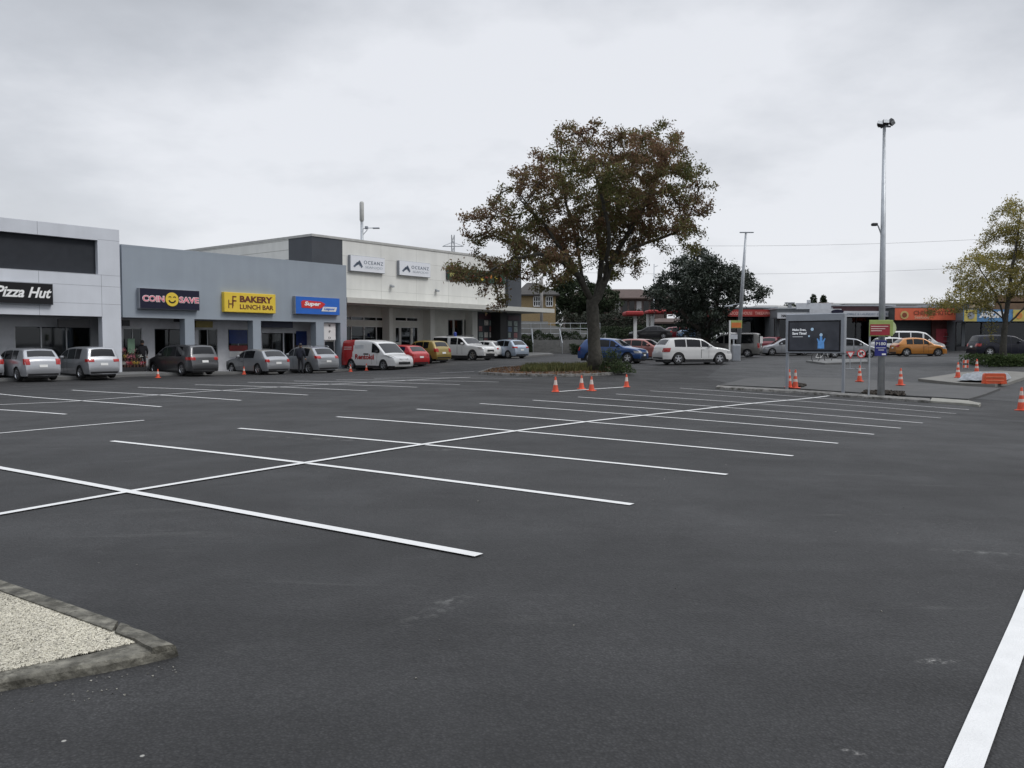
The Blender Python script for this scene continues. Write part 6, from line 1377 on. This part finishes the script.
MB().tube([(-.05, 0, za_ - .55), (-.14, 0, za_ + .0), (-.25, 0, za_ + .28), (-.33, 0, za_ + .33)], .025, 6).build('side_arm', GALV, t_); MB().box(-.50, -.09, za_ + .27, -.28, .09, za_ + .38, .03).build('side_lamp', DKPL, t_)
def plate(name, label, pa, ya_, pb, yb_, Y, m, cat='sign', th=.03, z0=None):
    a = at(pa, ya_, Y); b = at(pb, yb_, Y); zc_ = b.z; r = empty(name, (a.x, Y, zc_), 0, label, cat); W_, H_ = b.x - a.x, a.z - b.z
    MB().box(0, 0, 0, W_, th, H_, .008).build('panel', m, r); return r, W_, H_
LIME = mat('lime_green', (.33, .42, .13), .5); PURB = mat('parking_blue', (.015, .02, .20), .4)
r_, W_, H_ = plate('parking_sign', 'dark blue P180 time limit sign strapped to the tall pole', 875, 340.2, 886.6, 356, FY - .22, PURB)
text('lettering', 'P180', .3, WLET, r_, W_ * .08, -.006, H_ * .68, width=W_ * .82, height=H_ * .2, thick=.006, bold=.008)
MB().box(W_ * .08, -.008, H_ * .5, W_ * .9, -.002, H_ * .53).box(W_ * .3, -.008, H_ * .36, W_ * .76, -.002, H_ * .40).box(W_ * .6, -.008, H_ * .06, W_ * .92, -.002, H_ * .16).build('text_line', WLET, r_)
MB().box(W_ * .4, .031, H_ * .4, W_ * .6, .2, H_ * .45).build('clamp', GALV, r_)
r_, W_, H_ = plate('notice_sign', 'dark red notice with a lime green border on its own thin post before the pole', 869.5, 320, 893, 336.2, FY - .5, LIME)
MB().box(.03, -.012, H_ * .06, W_ * .86, -.001, H_ * .74).build('red_field', mat('notice_red', (.30, .02, .035), .5), r_)
MB().box(W_ * .06, -.02, H_ * .58, W_ * .78, -.0125, H_ * .63).box(W_ * .06, -.02, H_ * .44, W_ * .66, -.0125, H_ * .49).box(W_ * .06, -.02, H_ * .31, W_ * .52, -.0125, H_ * .36).build('text_line', mat('notice_pale', (.7, .55, .5), .5), r_)
disc('round_end', W_ * .80, H_ * .5, H_ * .52, .06, mat('pale_lime', (.5, .58, .32), .5), r_, .02)
pzl = fp.z - r_.location.z; MB().box(.02, .031, pzl - .1, .075, .08, H_ * .9).build('post', GALV, r_)

# leaning street light pole, its signs; low temporary signs; thin poles
lb_ = on(737.5, 62); top_ = at(746, 232.5, 60); t_ = empty('leaning_lamp_post', (lb_.x, lb_.y, lb_.z), 0, 'leaning grey lamp post with a flat double lamp head beside the evergreen', 'lamp post')
tv = Vector((top_.x - lb_.x, top_.y - lb_.y, top_.z - lb_.z)); MB().tube([(0, 0, -.1), tuple(tv * .5), tuple(tv)], [.19, .14, .075], 12).build('pole', GALV, t_, smooth=True)
MB().box(tv.x - .45, tv.y - .08, tv.z - .03, tv.x + .55, tv.y + .08, tv.z + .04, .02).build('lamp_head', GREYST, t_)
zz_ = tv.z * .445; MB().tube([(tv.x * .42 - .9, tv.y * .42, zz_ - .12), (tv.x * .42 + .3, tv.y * .42, zz_ + .1)], .04, 6).box(tv.x * .42 - 1.2, tv.y * .42 - .1, zz_ - .2, tv.x * .42 - .6, tv.y * .42 + .1, zz_ - .1, .02).build('side_arm', GALV, t_)
r_, W_, H_ = plate('advert_flag', 'small orange and lime advertising board on a white post by the leaning lamp post', 731, 320.4, 742, 328.2, 60.5, LIME)
MB().box(.04, -.012, .04, W_ * .93, -.001, H_ * .72).build('orange_field', mat('advert_orange', (.6, .17, .04), .5), r_)
MB().box(-.12, .0, terr(r_.location.x, 60.5) - r_.location.z, -.01, .08, H_).build('post', WHITE, r_)
r_, W_, H_ = plate('blank_sign', 'small blank pale sign plate standing in front of the grey van', 730.5, 334.5, 737.5, 339.2, 59.5, mat('pale_sign', (.5, .52, .55), .5)); MB().box(W_ * .4, .031, terr(r_.location.x, 59.5) - r_.location.z, W_ * .6, .1, H_).build('post', GALV, r_)
bx_ = on(736, 58.5); t_ = empty('service_cabinet', (bx_.x, bx_.y, bx_.z), 0, 'narrow grey service cabinet at the foot of the leaning lamp post', 'cabinet'); MB().box(-.28, -.2, 0, .28, .2, 1.15, .03).build('cabinet_body', GALV, t_); MB().box(-.24, -.215, .1, .24, -.201, 1.05).build('cabinet_door', GREYST, t_)
for (px_, lb, kind) in ((850.5, 'red bordered give way triangle sign low on a stand', 't'), (861.3, 'round red bordered no turn sign low on a stand', 'c')):
    c_ = at(px_, 354.3 if kind == 't' else 353.7, 50); g0 = terr(c_.x, 50); t_ = empty('road_sign', (c_.x, 50, g0), 0, lb, 'road sign'); zc_ = c_.z - g0
    zc_ = max(zc_, .45)
    if kind == 't':
        tri = lambda s: [(-s, zc_ + s * .62), (s, zc_ + s * .62), (0, zc_ - s * 1.0)]
        MB().facepoly(tri(.27), 0, .02).build('panel', SRED, t_); MB().facepoly(tri(.17), -.012, -.002).build('white_field', WHITE, t_)
    else:
        disc('panel', 0, zc_, .26, .02, SRED, t_); disc('white_field', 0, zc_, .20, -.002, WHITE, t_, .01); MB().facepoly([(-.12, zc_ - .1), (-.05, zc_ - .1), (-.05, zc_ + .02), (.06, zc_ + .02), (.06, zc_ - .04), (.14, zc_ + .06), (.06, zc_ + .15), (.06, zc_ + .09), (-.12, zc_ + .09)], -.024, -.013).build('arrow', BLK, t_)
        MB().facepoly([(-.14, zc_ + .16), (-.17, zc_ + .12), (.14, zc_ - .16), (.17, zc_ - .12)], -.03, -.025).build('slash', SRED, t_)
    MB().box(-.02, .021, 0, .02, .06, zc_).box(-.25, -.05, 0, .25, .15, .04).build('stand', GALV, t_)
for (px_, pt, Y, z0_, lb, pb_) in ((541.5, 276.5, 86, TZ, 'concrete street pole standing behind the end of the long canopy', 325), (653.5, 264, 110, TZ, 'thin tall pole rising behind the red canopies', 330)):
    hh = at(px_, pt, Y).z - z0_; t_ = empty('utility_pole', (XY(px_, Y)[0], Y, z0_), 0, lb, 'pole'); MB().tube([(0, 0, -.1), (0, 0, hh)], [.19 if Y == 86 else .1, .14 if Y == 86 else .06], 10).build('pole', mat('pole_concrete', (.22, .21, .2), .85) if Y == 86 else GALV, t_, smooth=True)
    MB().tube([(0, 0, hh - .4), (-.7 if Y == 86 else .5, 0, hh - .2)], .04, 5).build('arm', GALV, t_)
# overhead cables
for (y0_, y1_, Y, lb) in ((243, 233, 120, 'upper pair of thin power cables crossing the sky behind the floodlight pole'), (272, 261, 130, 'lower thin power cable crossing the sky above the far shops')):
    P0, P1 = at(560, y0_, Y), at(1080, y1_, Y); pts_ = []
    for k in range(25): t = k / 24; p = P0.lerp(P1, t); pts_.append((p.x - P0.x, p.y - P0.y, p.z - P0.z - 1.0 * 4 * t * (1 - t)))
    t_ = tag(MB().tube(pts_, .017, 5).build('power_cable', mat('cable_grey', (.14, .14, .14), .6)), lb, 'cable'); t_.location = P0

# ------------------------------------------------------------------ people and the shop display
def skin_body(name, joints, edges, radii, m, parent, sub=2):
    me = bpy.data.meshes.new(name); me.from_pydata(joints, edges, []); o = link(name, me, m, parent)
    md = o.modifiers.new('skin', 'SKIN'); sv = me.skin_vertices[0].data
    for i, r in enumerate(radii): sv[i].radius = (r if isinstance(r, tuple) else (r, r))
    sv[0].use_root = True; s2 = o.modifiers.new('sub', 'SUBSURF'); s2.levels = sub; s2.render_levels = sub
    dg = bpy.context.evaluated_depsgraph_get(); nm = bpy.data.meshes.new_from_object(o.evaluated_get(dg)); o.modifiers.clear(); o.data = nm; nm.materials.clear(); nm.materials.append(m); nm.shade_smooth(); return o
def person(label, loc, rz, coat, legs, hair, skin, lean=0.0, bag=False):
    root = empty('person', loc, rz, label, 'person')
    J = [(0, 0, .93), (0, 0, 1.12), (0, .01, 1.32), (0, .01, 1.45), (0, -.01, 1.53), (0, -.015, 1.62), (0, -.01, 1.70),
         (.17, .01, 1.41), (.23, .02, 1.17), (.24, -.08, .95), (.24, -.12, .87), (-.17, .01, 1.41), (-.24, .02, 1.18), (-.22, -.12, .98), (-.21, -.18, .92),
         (.09, 0, .88), (.10, .0, .50), (.11, .03, .09), (.11, -.12, .04), (-.09, 0, .88), (-.11, -.04, .50), (-.12, .04, .09), (-.12, -.11, .04)]
    E_ = [(0, 1), (1, 2), (2, 3), (3, 4), (4, 5), (5, 6), (2, 7), (7, 8), (8, 9), (9, 10), (2, 11), (11, 12), (12, 13), (13, 14), (0, 15), (15, 16), (16, 17), (17, 18), (0, 19), (19, 20), (20, 21), (21, 22)]
    Rr = [(.16, .12), (.15, .11), (.18, .12), (.10, .08), .055, .085, .07, .065, .05, .038, .035, .065, .05, .038, .035, .09, .062, .045, .04, .09, .062, .045, .04]
    body = skin_body('body', J, E_, Rr, legs, root)
    # jacket, hair and face as clothing pieces over the one body
    skin_body('jacket', [(0, 0, .86), (0, 0, 1.12), (0, .01, 1.34), (0, .01, 1.46), (.18, .01, 1.41), (.24, .02, 1.17), (.245, -.07, .98), (-.18, .01, 1.41), (-.25, .02, 1.18), (-.23, -.11, 1.0)], [(0, 1), (1, 2), (2, 3), (2, 4), (4, 5), (5, 6), (2, 7), (7, 8), (8, 9)], [(.20, .15), (.18, .14), (.20, .145), (.10, .09), .082, .066, .052, .082, .066, .052], coat, root)
    hd = MB(); hd.lathe([(0, -.13), (.05, -.12), (.078, -.06), (.088, .0), (.085, .06), (.06, .11), (0, .13)], (0, -.01, 1.645), n=20); ho = hd.build('head', skin, body, smooth=True)
    MB().lathe([(.094, -.02), (.096, .03), (.088, .085), (.06, .13), (0, .148)], (0, .006, 1.645), n=18).build('hair', hair, body, smooth=True)
    MB().add([(-.012, -.098, 1.65), (.012, -.098, 1.65), (.018, -.095, 1.615), (-.018, -.095, 1.615), (0, -.125, 1.62)], [(0, 1, 4), (1, 2, 4), (2, 3, 4), (3, 0, 4)]).build('nose', skin, body)
    for s in (-1, 1):
        MB().box(s * .035 - .012, -.098, 1.652, s * .035 + .012, -.088, 1.662, .003).build('eye', BLK, body); MB().box(s * .087 - .008, -.015, 1.62, s * .087 + .008, .02, 1.675, .006).build('ear', skin, body)
    MB().box(-.022, -.092, 1.585, .022, -.082, 1.592).build('mouth', mat('lip', (.3, .1, .09), .6), body)
    for s, (hx, hy, hz_) in ((1, (.24, -.13, .86)), (-1, (-.21, -.19, .91))):   # hands with fingers
        jj = [(hx, hy, hz_), (hx, hy - .02, hz_ - .06)]; ee = [(0, 1)]; rr = [.03, .034]
        for k in range(4): n_ = len(jj); jj += [(hx + (k - 1.5) * .018, hy - .03, hz_ - .10), (hx + (k - 1.5) * .018, hy - .045, hz_ - .13 + abs(k - 1.5) * .006)]; ee += [(1, n_), (n_, n_ + 1)]; rr += [.009, .008]
        n_ = len(jj); jj += [(hx - s * .04, hy - .03, hz_ - .06), (hx - s * .045, hy - .045, hz_ - .09)]; ee += [(1, n_), (n_, n_ + 1)]; rr += [.011, .009]
        skin_body('hand', jj, ee, rr, skin, body, 1)
    return root
CLB = mat('cloth_black', (.014, .014, .018), .9, var=.2); CLN = mat('cloth_navy', (.02, .023, .035), .9, var=.2); HAIR = mat('hair_black', (.012, .01, .009), .6); SKN = mat('skin_tone', (.38, .22, .15), .6, var=.05)
p_ = on(300.5, 48.6); person('person in dark clothes standing between the silver hatchback and the silver crossover', (p_.x, p_.y, p_.z), radians(165), CLN, CLB, HAIR, SKN)
o_ = BP + BD * S(142, 1.2) + BN * 1.2; person('person in dark clothes browsing beside the shop display', (o_[0], o_[1], GB + .13), radians(200), CLB, CLB, HAIR, SKN)
# stand of flowers and goods at the first blue grey shop
o_ = BP + BD * S(131, .9) + BN * .9; ds = empty('flower_display', (o_[0], o_[1], GB + .09), BR, 'tiered display of potted flowers and goods outside the first blue grey shop', 'display')
MB().box(-.75, -.3, 0, .65, .5, .35).box(-.75, 0, .35, .65, .5, .7).box(-.75, .3, .7, .65, .5, 1.05).build('tiered_stand', DKPL, ds)
pm = [mat('petal_red', (.5, .04, .05), .6), mat('petal_pink', (.6, .2, .25), .6), mat('petal_yellow', (.6, .42, .06), .6), GR1, mat('petal_white', (.6, .6, .55), .6)]
for i in range(24):
    x = -.68 + .18 * (i % 8) + random.uniform(-.03, .03); t = i // 8; y = -.15 + t * .3; z = .35 + t * .35
    pt_ = MB().lathe([(.0, 0), (.05, 0), (.07, .13), (.0, .13)], (x, y, z), n=8).build('pot', mat('pot_dark', (.1, .05, .035), .8), ds)
    C = np.array((x, y, z + .24)) + RNG.normal(size=(60, 3)) * .055; leafmesh('bloom', C, .035, pm[random.randrange(5)], pt_)
MB().box(.0, .4, 1.1, .4, .44, 1.9).build('poster_board', mat('board_mint', (.16, .26, .18), .6), ds)
